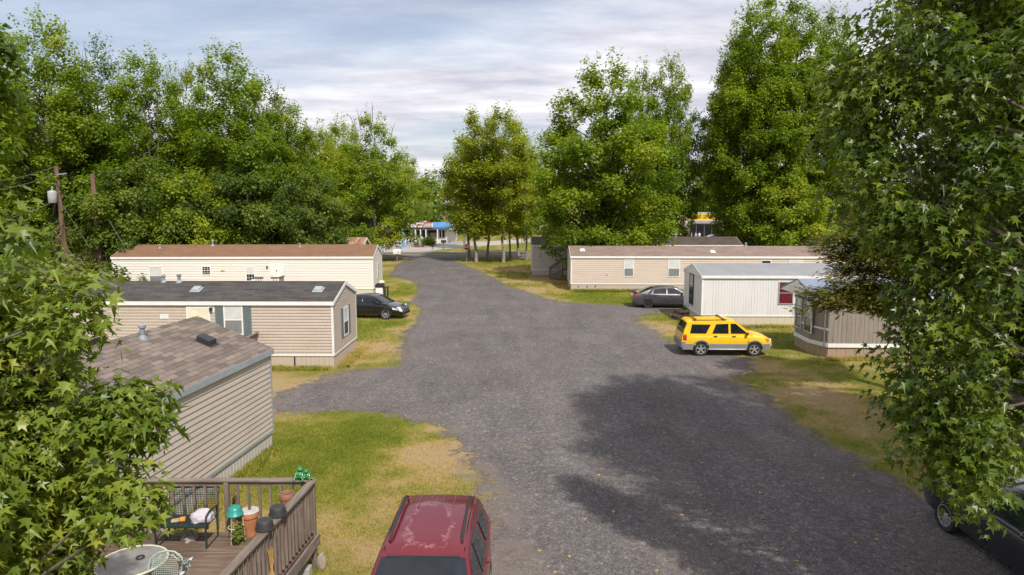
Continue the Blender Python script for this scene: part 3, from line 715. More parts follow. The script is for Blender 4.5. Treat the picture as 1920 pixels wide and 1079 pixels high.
M_sh_bk = shingle_mat('dark_brown_shingles', (.06,.048,.042), (.1,.08,.07), (.13,.1,.085), .6, .15)
M_roof_metal = simple('grey_metal_roof', (.25,.255,.27), .55, metal=.1, var=.12, scale=.9)
M_roof_blue = simple('bluish_metal_roof', (.2,.24,.32), .55, metal=.1, var=.12, scale=.9)
M_shut = simple('teal_shutter', (.13,.165,.17), .55)
M_grey_lower = simple('screened_pane', (.2,.205,.21), .25, var=.2)
M_red_curtain = simple('red_curtain', (.12,.014,.02), .35, var=.4, scale=3)
# H1: cream home, rust brown roof
L1 = 20.1; H1 = Home('long cream mobile home with a rust-brown roof, farthest of the homes on the left', (-31.0,52.8), R(1.5), L1, 4.3, .5, 3.0, .8, M_sid_white, M_skirt_cream, M_sh_brown, M_white)
def u2x(u, Y, ox): return (u-960)/F*Y*1.005 - ox
hx = lambda u: (u-960)/F*53.0 + 31.0
def hz(v, Y): return CAMH - (v-388)/F*Y*1.0
H1.window('fr', hx(291), hz(517,53), 1.05, 1.45, M_blind, M_grey_lower)
H1.window('fr', hx(385), hz(507,53), .68, .68, None, None, grid=True)
H1.window('fr', hx(467), hz(514,53), .68, 1.12, M_blind, None, grid=True)
H1.door('fr', hx(516), .66, .86, 1.95); H1.lamp('fr', hx(499), hz(500,53))
H1.plate('fr', hx(415), hz(508,53), .32, .12, simple('tan_vent', (.5,.36,.16), .6))
H1.window('rt', 2.15, 1.75, .6, 1.25, M_glass, M_glass)
H1.pipe(3.0,1.5,.05,.22); H1.pipe(hx(382)-.1,2.0,.08,.3); H1.pipe(14,1.7,.05,.2)
# H2: tan home, charcoal roof
L2 = 11.4; H2 = Home('tan mobile home with charcoal roof and teal shutters, middle of the homes on the left', (-19.05,28.9), R(-.6), L2, 4.1, .58, 2.86, .62, M_sid_tan, M_skirt_tan, M_sh_dark, M_white, pitch=.13)
h2 = lambda u: (u-960)/F*28.95 + 19.05
H2.door('fr', h2(368), .62, .86, 1.98, simple('cream_door', (.7,.66,.5), .5)); H2.lamp('fr', h2(393), hz(580,29)+.02)
H2.window('fr', h2(434), hz(600,29)+.0, .82, 1.3, M_blind, M_grey_lower, shutters=M_shut)
H2.window('rt', 2.05, 1.72, .85, 1.3, M_blind, M_glass, shutters=M_shut)
H2.plate('fr', h2(303), hz(594,29), .36, .2)
H2.plate('fr', h2(547), .3, .05, .4, M_dark, 'skirting_crack'); H2.plate('fr', h2(655)-.15, .1, .14, .05, M_dark, 'skirting_crack')
H2.box_vent(h2(343),1.1,M_galv,.34,.1); H2.box_vent(h2(582),1.1,M_galv,.34,.1)
H2.pipe(h2(247)+.3,1.95,.06,.22); H2.pipe(h2(278)+.3,1.95,.07,.26); H2.pipe(h2(168)+.2,.6,.05,.25)
# H3: nearest home, shingle roof; its long side runs along the line of sight
H3 = Home('nearest taupe mobile home with patchy brown shingle roof, beside the timber deck', (-8.12,7.5), R(90-6.0), 11.65, 4.3, .5, 2.86, .86, M_sid_near, M_skirt_near, M_sh_near, M_galv, pitch=.145, skirt_pitch=.16)
def H3xy(u, v, z):
    p = Vector((*G(u, v, z), 0)) - Vector((-8.12,7.5,0)); a = R(84)
    return p.x*math.cos(a)+p.y*math.sin(a), -p.x*math.sin(a)+p.y*math.cos(a)
x_, y_ = H3xy(388,645,3.3); H3.box_vent(x_, y_, M_black, .36, .15)
x_, y_ = H3xy(262,640,3.55); H3.pipe(x_-.3, min(y_,1.9), .06, .26)
x_, y_ = H3xy(210,640,3.75); H3.box_vent(x_, 2.75, M_black, .5, .2); H3.box_vent(x_-.9, 2.75, M_dark, .5, .2)
# R1: beige long home on the right
R1 = Home('long beige mobile home with two white windows behind the grey sedan', (4.85,55.9), R(-1.2), 24, 4.3, .6, 2.84, .7, M_sid_tan2, M_skirt_tan, M_sh_tan, M_white, pitch=.17)
r1 = lambda u: (u-960)/F*56.0 - 4.85
for u in (1179,1263): R1.window('fr', r1(u), hz(503,56)+.02, .82 if u < 1200 else .98, 1.42, M_blind, M_grey_lower)
R1.window('fr', r1(1434), hz(497,56), .8, .9, M_glass, M_glass); R1.window('fr', r1(1489), hz(497,56), 1.1, .9, M_blind, M_blind)
for u, y in ((1094,1.2),(1340,.9)): R1.box_vent(r1(u), y, M_white, .3, .08)
R1.pipe(r1(1405)+.2, 2.0, .06, .25)
for u, z in ((1138,1.33),(1085,.38),(1102,.36),(1117,.4)): R1.plate('fr', r1(u), z, .07, .1, M_dark, 'wall_hole')
# R0: home behind it
R0 = Home('shaded beige mobile home with dark brown roof behind the two-window one', (2.0,68.6), R(-.8), 21, 4.3, .6, 3.05, .72, M_sid_back, M_skirt_near, M_sh_bk, M_white)
# R2: white ribbed metal home
R2 = Home('white ribbed metal mobile home with red curtained window behind the yellow SUV', (11.0,39.2), R(-1.0), 14, 4.3, .62, 2.92, .52, M_rib_white, M_skirt_cream, M_roof_metal, M_white, wall='rib', pitch=.16, skirt_pitch=.4)
r2 = lambda u: (u-960)/F*39.3 - 11.0
R2.window('fr', r2(1475), hz(549,39.3), .86, 1.32, M_red_curtain, M_red_curtain, frame=M_galv)
R2.window('lf', 1.9, 1.9, .95, 1.9, M_glass, M_glass, frame=M_dark, grid=False)
o = MB(); o.add([(-.035,-.02,2.86),(-.035,4.32,2.86),(-.035,2.15,3.4),(-.06,-.02,2.86),(-.06,4.32,2.86),(-.06,2.15,3.4)], [(0,1,2),(5,4,3),(0,3,4,1),(1,4,5,2),(2,5,3,0)]); o.build('gable_panel', M_white, R2.e)
# R3: weathered home with an angled bay end
e3 = empty('mobile_home', (14.46,30.75,0), R(-2), 'weathered grey panelled mobile home with angled bay end and bluish roof', 'mobile home', 'single wide mobile homes')
W3, L3 = 4.15, 13.0
foot = [(0,0),(-.42,1.1),(-.4,W3-1.2),(.15,W3),(L3,W3),(L3,0)]
def poly_wall(mb, pts, z0, z1, pitch, depth=.012, closed=True, mi=0, gap=.03):
    n = len(pts)
    for i in range(n if closed else n-1):
        p = Vector(pts[i]); q = Vector(pts[(i+1) % n]); d = (q-p); L = d.length; d = d.normalized(); nr = Vector((d.y,-d.x))
        fn = lambda a,z,dd,p=p,d=d,nr=nr: (p.x+d.x*a+nr.x*dd, p.y+d.y*a+nr.y*dd, z)
        rib_wall(mb, fn, z0, lambda x: z1, 0, L, pitch, depth, gap, mi)
fp = foot[::-1]
fp2 = [foot[0],foot[5],foot[4],foot[3],foot[2],foot[1]]
w = MB(); w.prism([(a*.999,b*.998+.004) for a,b in foot], lambda a,b,d: (a,b,d), .5, 2.75); poly_wall(w, fp2, .55, 2.75, .2)
w.build('siding', M_rib_wood, e3, fix=False)
w = MB(); poly_wall(w, [(a*.99+.02,b*.985+.03) for a,b in fp2], -.04, .55, .4); w.build('skirting', M_skirt_brown, e3, fix=False)
w = MB()
def band(mb, pts, z0, z1, d0, d1):
    n = len(pts)
    for i in range(n-1):
        p = Vector(pts[i]); q = Vector(pts[i+1]); d = (q-p).normalized(); nr = Vector((d.y,-d.x))
        mb.add([(p.x+nr.x*d0,p.y+nr.y*d0,z0),(q.x+nr.x*d0,q.y+nr.y*d0,z0),(q.x+nr.x*d1,q.y+nr.y*d1,z0),(p.x+nr.x*d1,p.y+nr.y*d1,z0),
                (p.x+nr.x*d0,p.y+nr.y*d0,z1),(q.x+nr.x*d0,q.y+nr.y*d0,z1),(q.x+nr.x*d1,q.y+nr.y*d1,z1),(p.x+nr.x*d1,p.y+nr.y*d1,z1)],
               [(0,3,2,1),(4,5,6,7),(0,1,5,4),(1,2,6,5),(2,3,7,6),(3,0,4,7)])
run = [foot[3],foot[2],foot[1],foot[0],foot[5]]
band(w, run, .5, .68, .014, .045); band(w, run[:4], 1.28, 1.36, .014, .035); band(w, run[3:], 2.66, 2.8, .014, .06)
w.build('trim_band', M_white, e3)
def bay_window(p, q, a, z, wd, h, side_mat=M_glass, up=None):
    p = Vector(p); q = Vector(q); d = (q-p).normalized(); nr = Vector((d.y,-d.x))
    fn = lambda aa,zz,dd: (p.x+d.x*aa+nr.x*dd, p.y+d.y*aa+nr.y*dd, zz)
    f = MB(); t = .06
    F2 = lambda x,y,dd: fn(a+x,z+y,dd)
    for (p0,p1,q0,q1) in ((-wd/2,wd/2,-h/2,-h/2+t),(-wd/2,wd/2,h/2-t,h/2),(-wd/2,-wd/2+t,-h/2+t,h/2-t),(wd/2-t,wd/2,-h/2+t,h/2-t),(-wd/2+t,wd/2-t,-.03,.03)):
        f.prism([(p0,q0),(p1,q0),(p1,q1),(p0,q1)], F2, .0, .07)
    o = f.build('window', M_galv, e3)
    for q0,q1,mt in ((-h/2+t,-.03,M_glass),(.03,h/2-t,up or M_blind)):
        g = MB(); g.prism([(-wd/2+t,q0),(wd/2-t,q0),(wd/2-t,q1),(-wd/2+t,q1)], F2, .02, .04); g.build('pane', mt, o)
bay_window(foot[2], foot[1], .55, 1.72, .8, 1.5); bay_window(foot[2], foot[1], 1.75, 1.72, .9, 1.5); bay_window(foot[3], foot[2], .6, 1.72, .6, 1.5, up=M_glass)
sl = .62/(W3/2); r = MB()
r.prism([(-.1,2.76),(W3/2,3.4),(W3+.1,2.76),(W3+.1,2.81),(W3/2,3.45),(-.1,2.81)], lambda a,b,d: (d,a,b), -.72, L3); r.build('roof', M_roof_blue, e3)
g = MB(); g.prism([(-.08,2.7),(W3+.08,2.7),(W3/2,3.38)], lambda a,b,d: (d,a,b), -.74, -.66); g.build('gable_panel', M_white, e3)
g = MB(); g.box(-.7,L3,-.125,-.1,2.66,2.82); g.build('fascia', M_white, e3)
g = MB(); g.tube([(-.12,.12,.5),(-.12,.12,2.7)], .03, 8); g.build('downpipe', M_steel, e3, True)
# rusted shed and pavilion past H1
sh = empty('shed', (-27.2,73.0,0), R(-1), 'pale shed with a rust-streaked metal roof behind the cream mobile home', 'shed')
m = N('rusted_metal_roof'); o_ = m.obj(); rn = m.noise(m.mapped(o_, (1.6,.35,1)), 1.4, 6, .7)
M_rust = m.bsdf(m.ramp(rn, [(.38,(.42,.36,.31)),(.5,(.34,.2,.13)),(.62,(.22,.07,.035))]), .6, None, .2, .3)
w = MB(); w.prism([(0,0),(4,0),(4,2.6),(2,3.5),(0,2.6)], lambda a,b,d: (d,a,b), 0, 11); w.build('wall', simple('pale_yellow_board', (.5,.43,.3), .7), sh)
w = MB(); w.prism([(-.2,2.52),(2,3.52),(4.2,2.52),(4.2,2.58),(2,3.58),(-.2,2.58)], lambda a,b,d: (d,a,b), -.25, 11.3)
for k in range(28):
    x = -.2+k*.42; w.bar((x,-.2,2.6),(x,2,3.6),.03,.03)
w.build('roof', M_rust, sh)
w = MB()
for ya,za,yb,zb in ((-.2,2.5,2,3.5),(2,3.5,4.2,2.5)): w.bar((11.31,ya,za-.04),(11.31,yb,zb-.04),.03,.2)
w.box(-.25,11.3,-.225,-.2,2.42,2.58); w.build('fascia', M_white, sh)
w = MB(); w.box(11.005,11.06,1.2,2.6,1.5,2.9); f_ = w.build('window', M_white, sh); w = MB(); w.box(11.062,11.07,1.28,1.86,1.6,2.8); w.box(11.062,11.07,1.94,2.52,1.6,2.8); w.build('pane', M_glass, f_)
pv = empty('pavilion', (-33.8,75.5,0), R(3), 'small open pavilion with dark hipped roof among the trees', 'pavilion')
w = MB(); w.add([(-2.2,-2,2.5),(2.2,-2,2.5),(2.2,2,2.5),(-2.2,2,2.5),(-.7,0,3.7),(.7,0,3.7),(-2.2,-2,2.4),(2.2,-2,2.4),(2.2,2,2.4),(-2.2,2,2.4)],[(0,1,5,4),(1,2,5),(2,3,4,5),(3,0,4),(9,8,7,6),(0,6,7,1),(1,7,8,2),(2,8,9,3),(3,9,6,0)]); w.build('roof', simple('faded_grey_shingle', (.16,.14,.15), .9), pv)
for x in (-1.9,1.9):
    for y in (-1.7,1.7): w = MB(); w.box(x-.08,x+.08,y-.08,y+.08,0,2.45); w.build('post', M_woodZ, pv)
# ================================================================== VEHICLES
def paint(name, col, flake=.0, rough=.3, coat=.9):
    m = N(name); v = m.noise(m.obj(), 2.2, 5)
    return m.bsdf(m.mix(1, col, m.ramp(v, [(.3,.9),(.7,1.08)]), 'MULTIPLY'), rough, None, flake, .5, coat)
def interp(tab, x): 
    a = np.array(tab); return float(np.interp(x, a[:,0], a[:,1]))
def solidify_bool(o, cutter):
    b = o.modifiers.new('b', 'BOOLEAN'); b.operation = 'DIFFERENCE'; b.solver = 'EXACT'; b.object = cutter
    bpy.context.view_layer.update()
    me = bpy.data.meshes.new_from_object(o.evaluated_get(bpy.context.evaluated_depsgraph_get()))
    o.modifiers.clear(); old = o.data; o.data = me; bpy.data.meshes.remove(old)
    finish(me, True, 35)
    cm = cutter.data; bpy.data.objects.remove(cutter); bpy.data.meshes.remove(cm)
def wheel_mesh(r, w, style):
    t = MB(); h = w/2; M = Matrix.Rotation(R(-90), 3, 'X')
    t.lathe([(r*.64,-h*.8),(r*.7,-h),(r*.93,-h),(r*.985,-h*.75),(r,-h*.4),(r,h*.4),(r*.985,h*.75),(r*.93,h),(r*.7,h),(r*.64,h*.8),(r*.64,-h*.8)], 28, (0,0,0), M, cap=False)
    tm = t.mesh('wheel', M_rubber, True, 50)
    k = MB()
    k.lathe([(r*.66,-h*.86),(r*.66,-h*.95),(r*.6,-h*.93),(r*.58,-h*.3),(r*.62,-h*.3)], 28, (0,0,0), M, cap=False)
    if style == 'steel':
        k.lathe([(r*.58,-h*.5),(r*.45,-h*.75),(r*.25,-h*.8),(r*.12,-h*.9),(0,-h*.92)], 24, (0,0,0), M)
        k2 = None
    else:
        k.lathe([(r*.16,-h*.75),(r*.15,-h*.98),(0,-h)], 14, (0,0,0), M)
        n = style
        for i in range(n):
            a = 2*math.pi*i/n; c, s_ = math.cos(a), math.sin(a)
            w0, w1 = (r*.09, r*.12) if n <= 6 else (r*.06, r*.075)
            P_ = lambda rr, ww, y: (c*rr - s_*ww, y, s_*rr + c*ww)
            k.add([P_(r*.08,-w0,-h*.9),P_(r*.08,w0,-h*.9),P_(r*.6,w1,-h*.88),P_(r*.6,-w1,-h*.88),P_(r*.08,-w0,-h*.6),P_(r*.08,w0,-h*.6),P_(r*.6,w1,-h*.55),P_(r*.6,-w1,-h*.55)],
                  [(0,1,2,3),(7,6,5,4),(0,4,5,1),(1,5,6,2),(2,6,7,3),(3,7,4,0)])
        k2 = MB(); k2.lathe([(r*.63,-h*.28),(0,-h*.28)], 20, (0,0,0), M)
    rm = k.mesh('rim', M_alloy if style != 'steel' else M_dark, True, 35)
    return tm, rm, (k2.mesh('brake_disc', M_liner) if k2 else None)
def car(label, cat, loc, rz, m_paint, S, group=None, name='parked_car', full=True):
    L, W, wb, r = S['L'], S['W'], S['wb'], S['r']; zb = S.get('zb', .24)
    e = empty(name, (*loc, 0), rz, label, cat, group)
    xo = S.get('xo', 0.0)                                   # wheelbase middle relative to body middle
    # lower body
    n = 34; xs = np.linspace(-L/2, L/2, n); xs[0] += .0; vs = []; fs = []
    def plan(x):
        t = max(0, (abs(x)-L*.32)/(L*.18)); k = S.get('nose', .2) if x > 0 else S.get('tail', .13)
        return 1 - k*t**2.2
    for x in xs:
        t = max(0, (abs(x)-L*.44)/(L*.06)); w = W/2*plan(x); zt = interp(S['top'], x); z0 = zb + (.16 if x < 0 else .1)*t**1.5
        wd = S.get('sh', .9)
        ring = [(0,z0),(w*.86,z0),(w*.965,z0+.09),(w*.992,z0+(zt-z0)*.3),(w,z0+(zt-z0)*.55),(w*.985,zt-.16),(w*.955,zt-.06),(w*wd,zt-.012),(w*.55,zt+.012),(0,zt+.02)]
        full_ring = ring + [(-y,z) for y,z in ring[-2:0:-1]]
        vs += [(x,y,z) for y,z in full_ring]
    k = 18
    for i in range(n-1):
        for j in range(k): fs.append((i*k+j, (i+1)*k+j, (i+1)*k+(j+1)%k, i*k+(j+1)%k))
    fs.append(tuple(range(k))); fs.append(tuple((n-1)*k+j for j in range(k-1,-1,-1)))
    b = MB(); b.add(vs, fs); body = b.build('body', [m_paint, M_liner], e, True, 35)
    wx = (xo-wb/2, xo+wb/2)
    c = MB()
    for x in wx:
        for sg in (-1,1):
            cc = MB(); M = Matrix.Rotation(R(90), 3, 'X')
            y0, y1 = (W/2-.3, W/2+.2) if sg > 0 else (-W/2-.2, -W/2+.3)
            ring0 = [(x + r*1.17*math.cos(a), r + r*1.17*math.sin(a)) for a in np.linspace(0, 2*math.pi, 28, endpoint=False)]
            c.prism(ring0, lambda a,bb,d: (a,d,bb), y0, y1, 1)
    cut = c.build('cutter', [m_paint, M_liner]); solidify_bool(body, cut)
    for p_ in body.data.polygons:
        c_ = p_.center
        p_.material_index = 1 if any((c_.x-x)**2+(c_.z-r)**2 < (r*1.172)**2 for x in wx) and abs(c_.y) > W/2-.35 else 0
    # cabin
    ol = S['cab']; zbelt = S['belt']; wbt = W/2*S.get('wbelt', .93); wtp = W/2*S.get('wroof', .72); ztop = max(z for _, z in ol)
    hw = lambda z: wbt + (wtp-wbt)*(z-zbelt)/(ztop-zbelt)
    fr = [-1,-.93,-.5,0,.5,.93,1]; crn = lambda q: .035*(1-q*q)
    vs = []; fs = []; m_ = len(ol); q_ = len(fr)
    for x, z in ol:
        for q in fr:
            ed = .025 if abs(q) == 1 else 0
            vs.append((x, q*hw(z), z + crn(q)*min(1, (z-zbelt)/.3) - ed))
    for i in range(m_-1):
        for j in range(q_-1): fs.append((i*q_+j, i*q_+j+1, (i+1)*q_+j+1, (i+1)*q_+j))
    base = len(vs)
    for x, z in ol: vs += [(x, -hw(zbelt), zbelt-.03), (x, hw(zbelt), zbelt-.03)]
    for i in range(m_-1):
        fs.append((i*q_, (i+1)*q_, base+2*(i+1), base+2*i)); fs.append((i*q_+q_-1, base+2*i+1, base+2*(i+1)+1, (i+1)*q_+q_-1))
    cb = MB(); cb.add(vs, fs); cab = cb.build('cabin', S.get('m_roof', m_paint), e, True, 32)
    def glass(i, s0, s1, yf, name_='windscreen', mat=None):
        (xa, za), (xb, zb_) = ol[i], ol[i+1]; g = MB(); cols = [-1,-.5,0,.5,1]; dx, dz = xb-xa, zb_-za; nl = math.hypot(dx, dz); nx_, nz_ = -dz/nl, dx/nl
        if nz_ < 0 and abs(nz_) > .2: nx_, nz_ = -nx_, -nz_
        if i == 0 and nx_ > 0 and abs(nz_) <= .2: nx_, nz_ = -nx_, -nz_
        v2 = []
        for off in (.012, -.012):
            for s_ in (s0, s1):
                x = xa+dx*s_; z = za+dz*s_
                for q in cols: v2.append((x+nx_*off, q*yf*hw(z), z + crn(q*yf)*min(1, (z-zbelt)/.3) + nz_*off))
        f2 = [(j,j+1,6+j,5+j) for j in range(4)] + [(10+j,15+j,16+j,11+j) for j in range(4)] + [(0,10,11,1),(1,11,12,2),(2,12,13,3),(3,13,14,4),(5,6,16,15),(6,7,17,16),(7,8,18,17),(8,9,19,18),(0,5,15,10),(4,14,19,9)]
        g.add(v2, f2); return g.build(name_, mat or M_carglass, e, True, 30)
    for a in S['glass']: glass(*a)
    for poly in S['side']:
        for sg in (-1,1):
            g = MB(); g.prism(poly, lambda a,z,d: (a, sg*(hw(z)+d), z), -.01, .009); g.build('side_window', M_carglass, e)
    # wheels
    tm, rm, dm = S['wheels']
    for x in wx:
        for sg in (-1,1):
            w = bpy.data.objects.new('wheel', tm); COL.objects.link(w); w.parent = e; w.location = (x, sg*(W/2-.115), r); w.rotation_euler = (0, random.uniform(0,1.2), 0 if sg < 0 else math.pi)
            q = bpy.data.objects.new('rim', rm); COL.objects.link(q); q.parent = w
            if dm: q = bpy.data.objects.new('brake_disc', dm); COL.objects.link(q); q.parent = w
    if not full:
        for sg in (-1,1):
            g = MB(); g.box(-L/2-.01,-L/2+.04,sg*W*.4-.1,sg*W*.4+.1,.7,.85); g.build('tail_lamp', M_lampred, e)
            g = MB(); g.box(L/2-.12,L/2-.03,sg*W*.33-.12,sg*W*.33+.12,.6,.74); g.build('headlamp', M_lampclear, e)
        return e, hw
    # seams, handles, mirrors, lamps, plates
    ysd = lambda x: W/2*plan(x)
    for x in S['seams']:
        for sg in (-1,1):
            g = MB(); g.bar((x,sg*(W/2+.0005),zb+.12),(x,sg*(W/2*.987),zbelt-.14),.012,.008,(0,1,0)); g.build('door_seam', M_liner, e)
    for x, z in S['handles']:
        for sg in (-1,1):
            g = MB(); g.box(x-.09,x+.09,sg*W/2*.985-.03,sg*W/2*.985+.03,z-.018,z+.018); g.build('door_handle', S.get('m_handle', m_paint), e, bevel=.008)
    mx, mz = S['mirror']
    for sg in (-1,1):
        g = MB(); yy = sg*(hw(mz)+.13); g.ball((mx,yy,mz), .1, 12, (.75,1.1,.7)); g.bar((mx+.02,sg*(hw(mz)-.01),mz-.05),(mx+.02,yy,mz-.02),.06,.04); g.build('wing_mirror', S.get('m_mirror', m_paint), e, True)
    for sg in (-1,1):
        for nm, poly, d0, d1, mt in S['lamps']:
            g = MB()
            if nm in ('tail_lamp','side_lamp'):
                vs_ = []
                for dd in (-.03, .012): vs_ += [(x, sg*(ysd(x)*fy+dd), z) for x, z, fy in poly]
            else: vs_ = []
            if vs_:
                k_ = len(poly); g.add(vs_, [tuple(range(k_)), tuple(range(2*k_-1,k_-1,-1))]+[(i,(i+1)%k_,k_+(i+1)%k_,k_+i) for i in range(k_)])
            else:
                g.prism(poly, lambda a,z,d: (d, sg*a, z), d0, d1)
            g.build(nm, mt, e, bevel=.01)
    return e, hw
# yellow SUV
S_suv = dict(L=4.4, W=1.8, wb=2.62, r=.355, zb=.34, xo=.03, nose=.16, tail=.06, belt=1.03, wbelt=.955, wroof=.78, sh=.92,
    top=[(-2.2,.98),(-2.12,1.06),(1.0,1.08),(1.25,1.06),(1.7,1.0),(2.02,.92),(2.15,.82),(2.2,.7)],
    cab=[(-2.17,1.0),(-2.1,1.3),(-1.93,1.64),(-1.78,1.72),(-.6,1.755),(.2,1.74),(.46,1.69),(1.28,1.04)],
    glass=[(0,.35,.98,.86,'rear_window'),(1,.02,.85,.86,'rear_window'),(6,.08,.93,.93,'windscreen')],
    side=[[(-1.83,1.13),(-1.04,1.13),(-.8,1.56),(-1.72,1.57)],[(-.74,1.13),(.06,1.13),(.06,1.6),(-.54,1.58)],[(.17,1.13),(1.0,1.13),(.42,1.6),(.17,1.61)]],
    seams=[-.8,.12,1.02], handles=[(-.58,1.0),(.32,1.0)], mirror=(.95,1.14), m_mirror=M_black, m_handle=M_black,
    lamps=[('tail_lamp',[(-2.17,.78,.985),(-1.98,.78,1.0),(-2.0,1.08,.985),(-2.15,1.08,.98)],0,0,M_lampred),('side_lamp',[(1.95,.72,1.0),(2.1,.72,.99),(2.07,.86,.98),(1.88,.9,.985)],0,0,M_orange),('headlamp',[(.42,.68),(.74,.7),(.7,.86),(.42,.84)],2.12,2.19,M_lampclear)],
    wheels=wheel_mesh(.355,.24,5))
M_yellow = paint('yellow_paint', (.8,.47,.004), 0, .4, .25); M_clad = simple('grey_cladding', (.2,.195,.19), .6)
ye, yhw = car('yellow SUV with grey lower cladding and roof crossbars parked on the gravel', 'SUV', (10.0,31.95), R(-1.5), M_yellow, S_suv)
def cladding(e, L, W, z0, z1, wx, r, mat):
    for a, b in ((-L/2+.02, wx[0]-r*1.2),(wx[0]+r*1.2, wx[1]-r*1.2),(wx[1]+r*1.2, L/2-.06)):
        for sg in (-1,1):
            pa = lambda x: sg*(W/2*(1-(.06 if x < 0 else .16)*max(0,(abs(x)-L*.32)/(L*.18))**2.2))
            n = 6; vs = []
            for i in range(n+1):
                x = a+(b-a)*i/n; y = pa(x)
                vs += [(x,y*1.0+sg*.022,z0),(x,y+sg*.026,z1-.05),(x,y-sg*.02,z1),(x,y*.9,z0)]
            fs = [(i*4+j,(i+1)*4+j,(i+1)*4+(j+1)%4,i*4+(j+1)%4) for i in range(n) for j in range(4)] + [(0,1,2,3),(n*4+3,n*4+2,n*4+1,n*4)]
            g = MB(); g.add(vs, fs); g.build('cladding', mat, e, True, 30)
    for x in wx:
        for sg in (-1,1):
            f = MB(); vs = []; n = 16
            for i in range(n+1):
                a = math.pi*(-.06+1.12*i/n); 
                for rr, dy in ((1.14,.03),(1.3,.024),(1.3,-.02),(1.14,-.02)): vs.append((x+r*rr*math.cos(a), sg*(W/2+dy-.004), max(z0-.02, r+r*rr*math.sin(a))))
            f.add(vs, [(i*4+j,(i+1)*4+j,(i+1)*4+(j+1)%4,i*4+(j+1)%4) for i in range(n) for j in range(4)]+[(0,1,2,3),(n*4+3,n*4+2,n*4+1,n*4)])
            f.build('wheel_arch', mat, e, True, 40)
ye.scale = (.94,.94,.94)
cladding(ye, 4.4, 1.8, .33, .66, (.03-1.31,.03+1.31), .355, M_clad)
g = MB(); g.prism([(-.86,.4),(.86,.4),(.88,.74),(-.88,.74)], lambda a,z,d: (d,a,z), -2.27, -2.0); g.build('bumper', M_clad, ye, bevel=.05)
g = MB(); g.prism([(-.7,.4),(.7,.4),(.76,.72),(-.76,.72)], lambda a,z,d: (d,a,z), 2.0, 2.26); g.build('bumper', M_clad, ye, bevel=.06)
g = MB(); g.box(2.17,2.205,-.4,.4,.74,.86); g.build('grille', M_black, ye)
for sg in (-1,1):
    g = MB(); g.tube([(-.95,sg*.9,.36),(-.85,sg*.94,.36),(.85,sg*.94,.36),(.95,sg*.9,.36)], .035, 8); g.build('side_step', M_steel, ye, True)
for x in (-1.55,-.15):
    g = MB(); g.bar((x,-.66,1.82),(x,.66,1.82),.06,.03); g.box(x-.05,x+.05,-.68,-.62,1.72,1.84); g.box(x-.05,x+.05,.62,.68,1.72,1.84); g.build('roof_bar', simple('worn_brown_rail', (.1,.06,.04), .6), ye)
for sg in (-1,1):
    g = MB(); g.bar((-1.7,sg*.66,1.765),(.0,sg*.66,1.785),.03,.035); g.build('roof_rail', M_black, ye)
g = MB(); g.box(-2.215,-2.19,-.26,.26,.84,.98); g.build('licence_plate', M_blind, ye)
g = MB(); g.tube([(-2.32,-.45,.33),(-1.9,-.45,.33)], .035, 8); g.build('exhaust_pipe', M_dark, ye, True)
g = MB(); g.box(1.0,1.18,-.905,-.9,.7,.73); g.build('badge', M_dark, ye)
# sedans
def sedan(k, **kw):
    S = dict(L=4.86, W=1.83, wb=2.78, r=.335, zb=.2, xo=.02, nose=.24, tail=.17, belt=.92, wbelt=.94, wroof=.66, sh=.88,
    top=[(-2.43,.78),(-2.38,.95),(-2.2,1.03),(-1.5,1.02),(-.5,.96),(1.1,.95),(1.4,.93),(1.95,.82),(2.25,.7),(2.4,.58),(2.43,.5)],
    cab=[(-1.98,1.0),(-1.5,1.2),(-1.0,1.385),(-.55,1.455),(-.05,1.475),(.38,1.44),(.62,1.38),(1.42,.94)],
    glass=[(0,.25,1,.84,'rear_window'),(1,0,.9,.84,'rear_window'),(6,.06,.95,.9,'windscreen')],
    side=[[(-1.42,1.03),(-1.16,1.03),(-1.04,1.26),(-1.12,1.25)],[(-1.06,1.02),(-.14,1.01),(-.14,1.36),(-.5,1.35),(-.92,1.27)],[(-.06,1.01),(1.0,1.0),(.5,1.32),(.2,1.37),(-.06,1.37)]],
    seams=[-1.1,-.1,1.0], handles=[(-.86,.9),(.14,.88)], mirror=(.92,1.04),
    lamps=[('tail_lamp',[(-2.36,.8,.99),(-2.0,.86,1.01),(-1.98,.93,.99),(-2.34,.96,.97)],0,0,M_lampred),('headlamp_',[(1.86,.62,1.0),(2.22,.58,.99),(2.2,.66,.98),(1.8,.76,.985)],0,0,M_lampclear)])
    S.update(kw); 
    S['lamps'] = [(('side_lamp' if n == 'headlamp_' else n), *rest) for n, *rest in S['lamps']]
    return S
M_greycar = paint('graphite_paint', (.085,.083,.09), .5, .3, .9); M_blackcar = paint('black_paint', (.008,.008,.009), 0, .2, 1); M_bluecar = paint('black_blue_paint', (.012,.015,.02), 0, .2, 1)
ge, _ = car('graphite grey sedan with rear towards the gravel, beside the beige home', 'car', (10.72,47.0), R(-3), M_greycar, sedan(1, wheels=wheel_mesh(.335,.22,'steel'), m_mirror=M_black))
g = MB(); g.box(-2.42,-2.1,-.72,.72,1.03,1.07); g.build('spoiler', M_dark, ge, bevel=.01)
for sg in (-1,1):
    g = MB(); g.bar((-.95,sg*.925,.36),(.95,sg*.925,.34),.02,.02); g.build('side_trim', M_chrome, ge)
be, _ = car('black sedan with chrome grille, nose out past the tan mobile home', 'car', (-9.0,42.6), R(-10), M_blackcar, sedan(2, wheels=wheel_mesh(.35,.24,7), r=.35, zb=.22))
g = MB(); 
for k in range(5): g.box(2.33,2.47,-.42,.42,.5+k*.06,.53+k*.06)
g.box(2.35,2.46,-.46,-.43,.46,.8); g.box(2.35,2.46,.43,.46,.46,.8); g.build('grille', M_chrome, be)
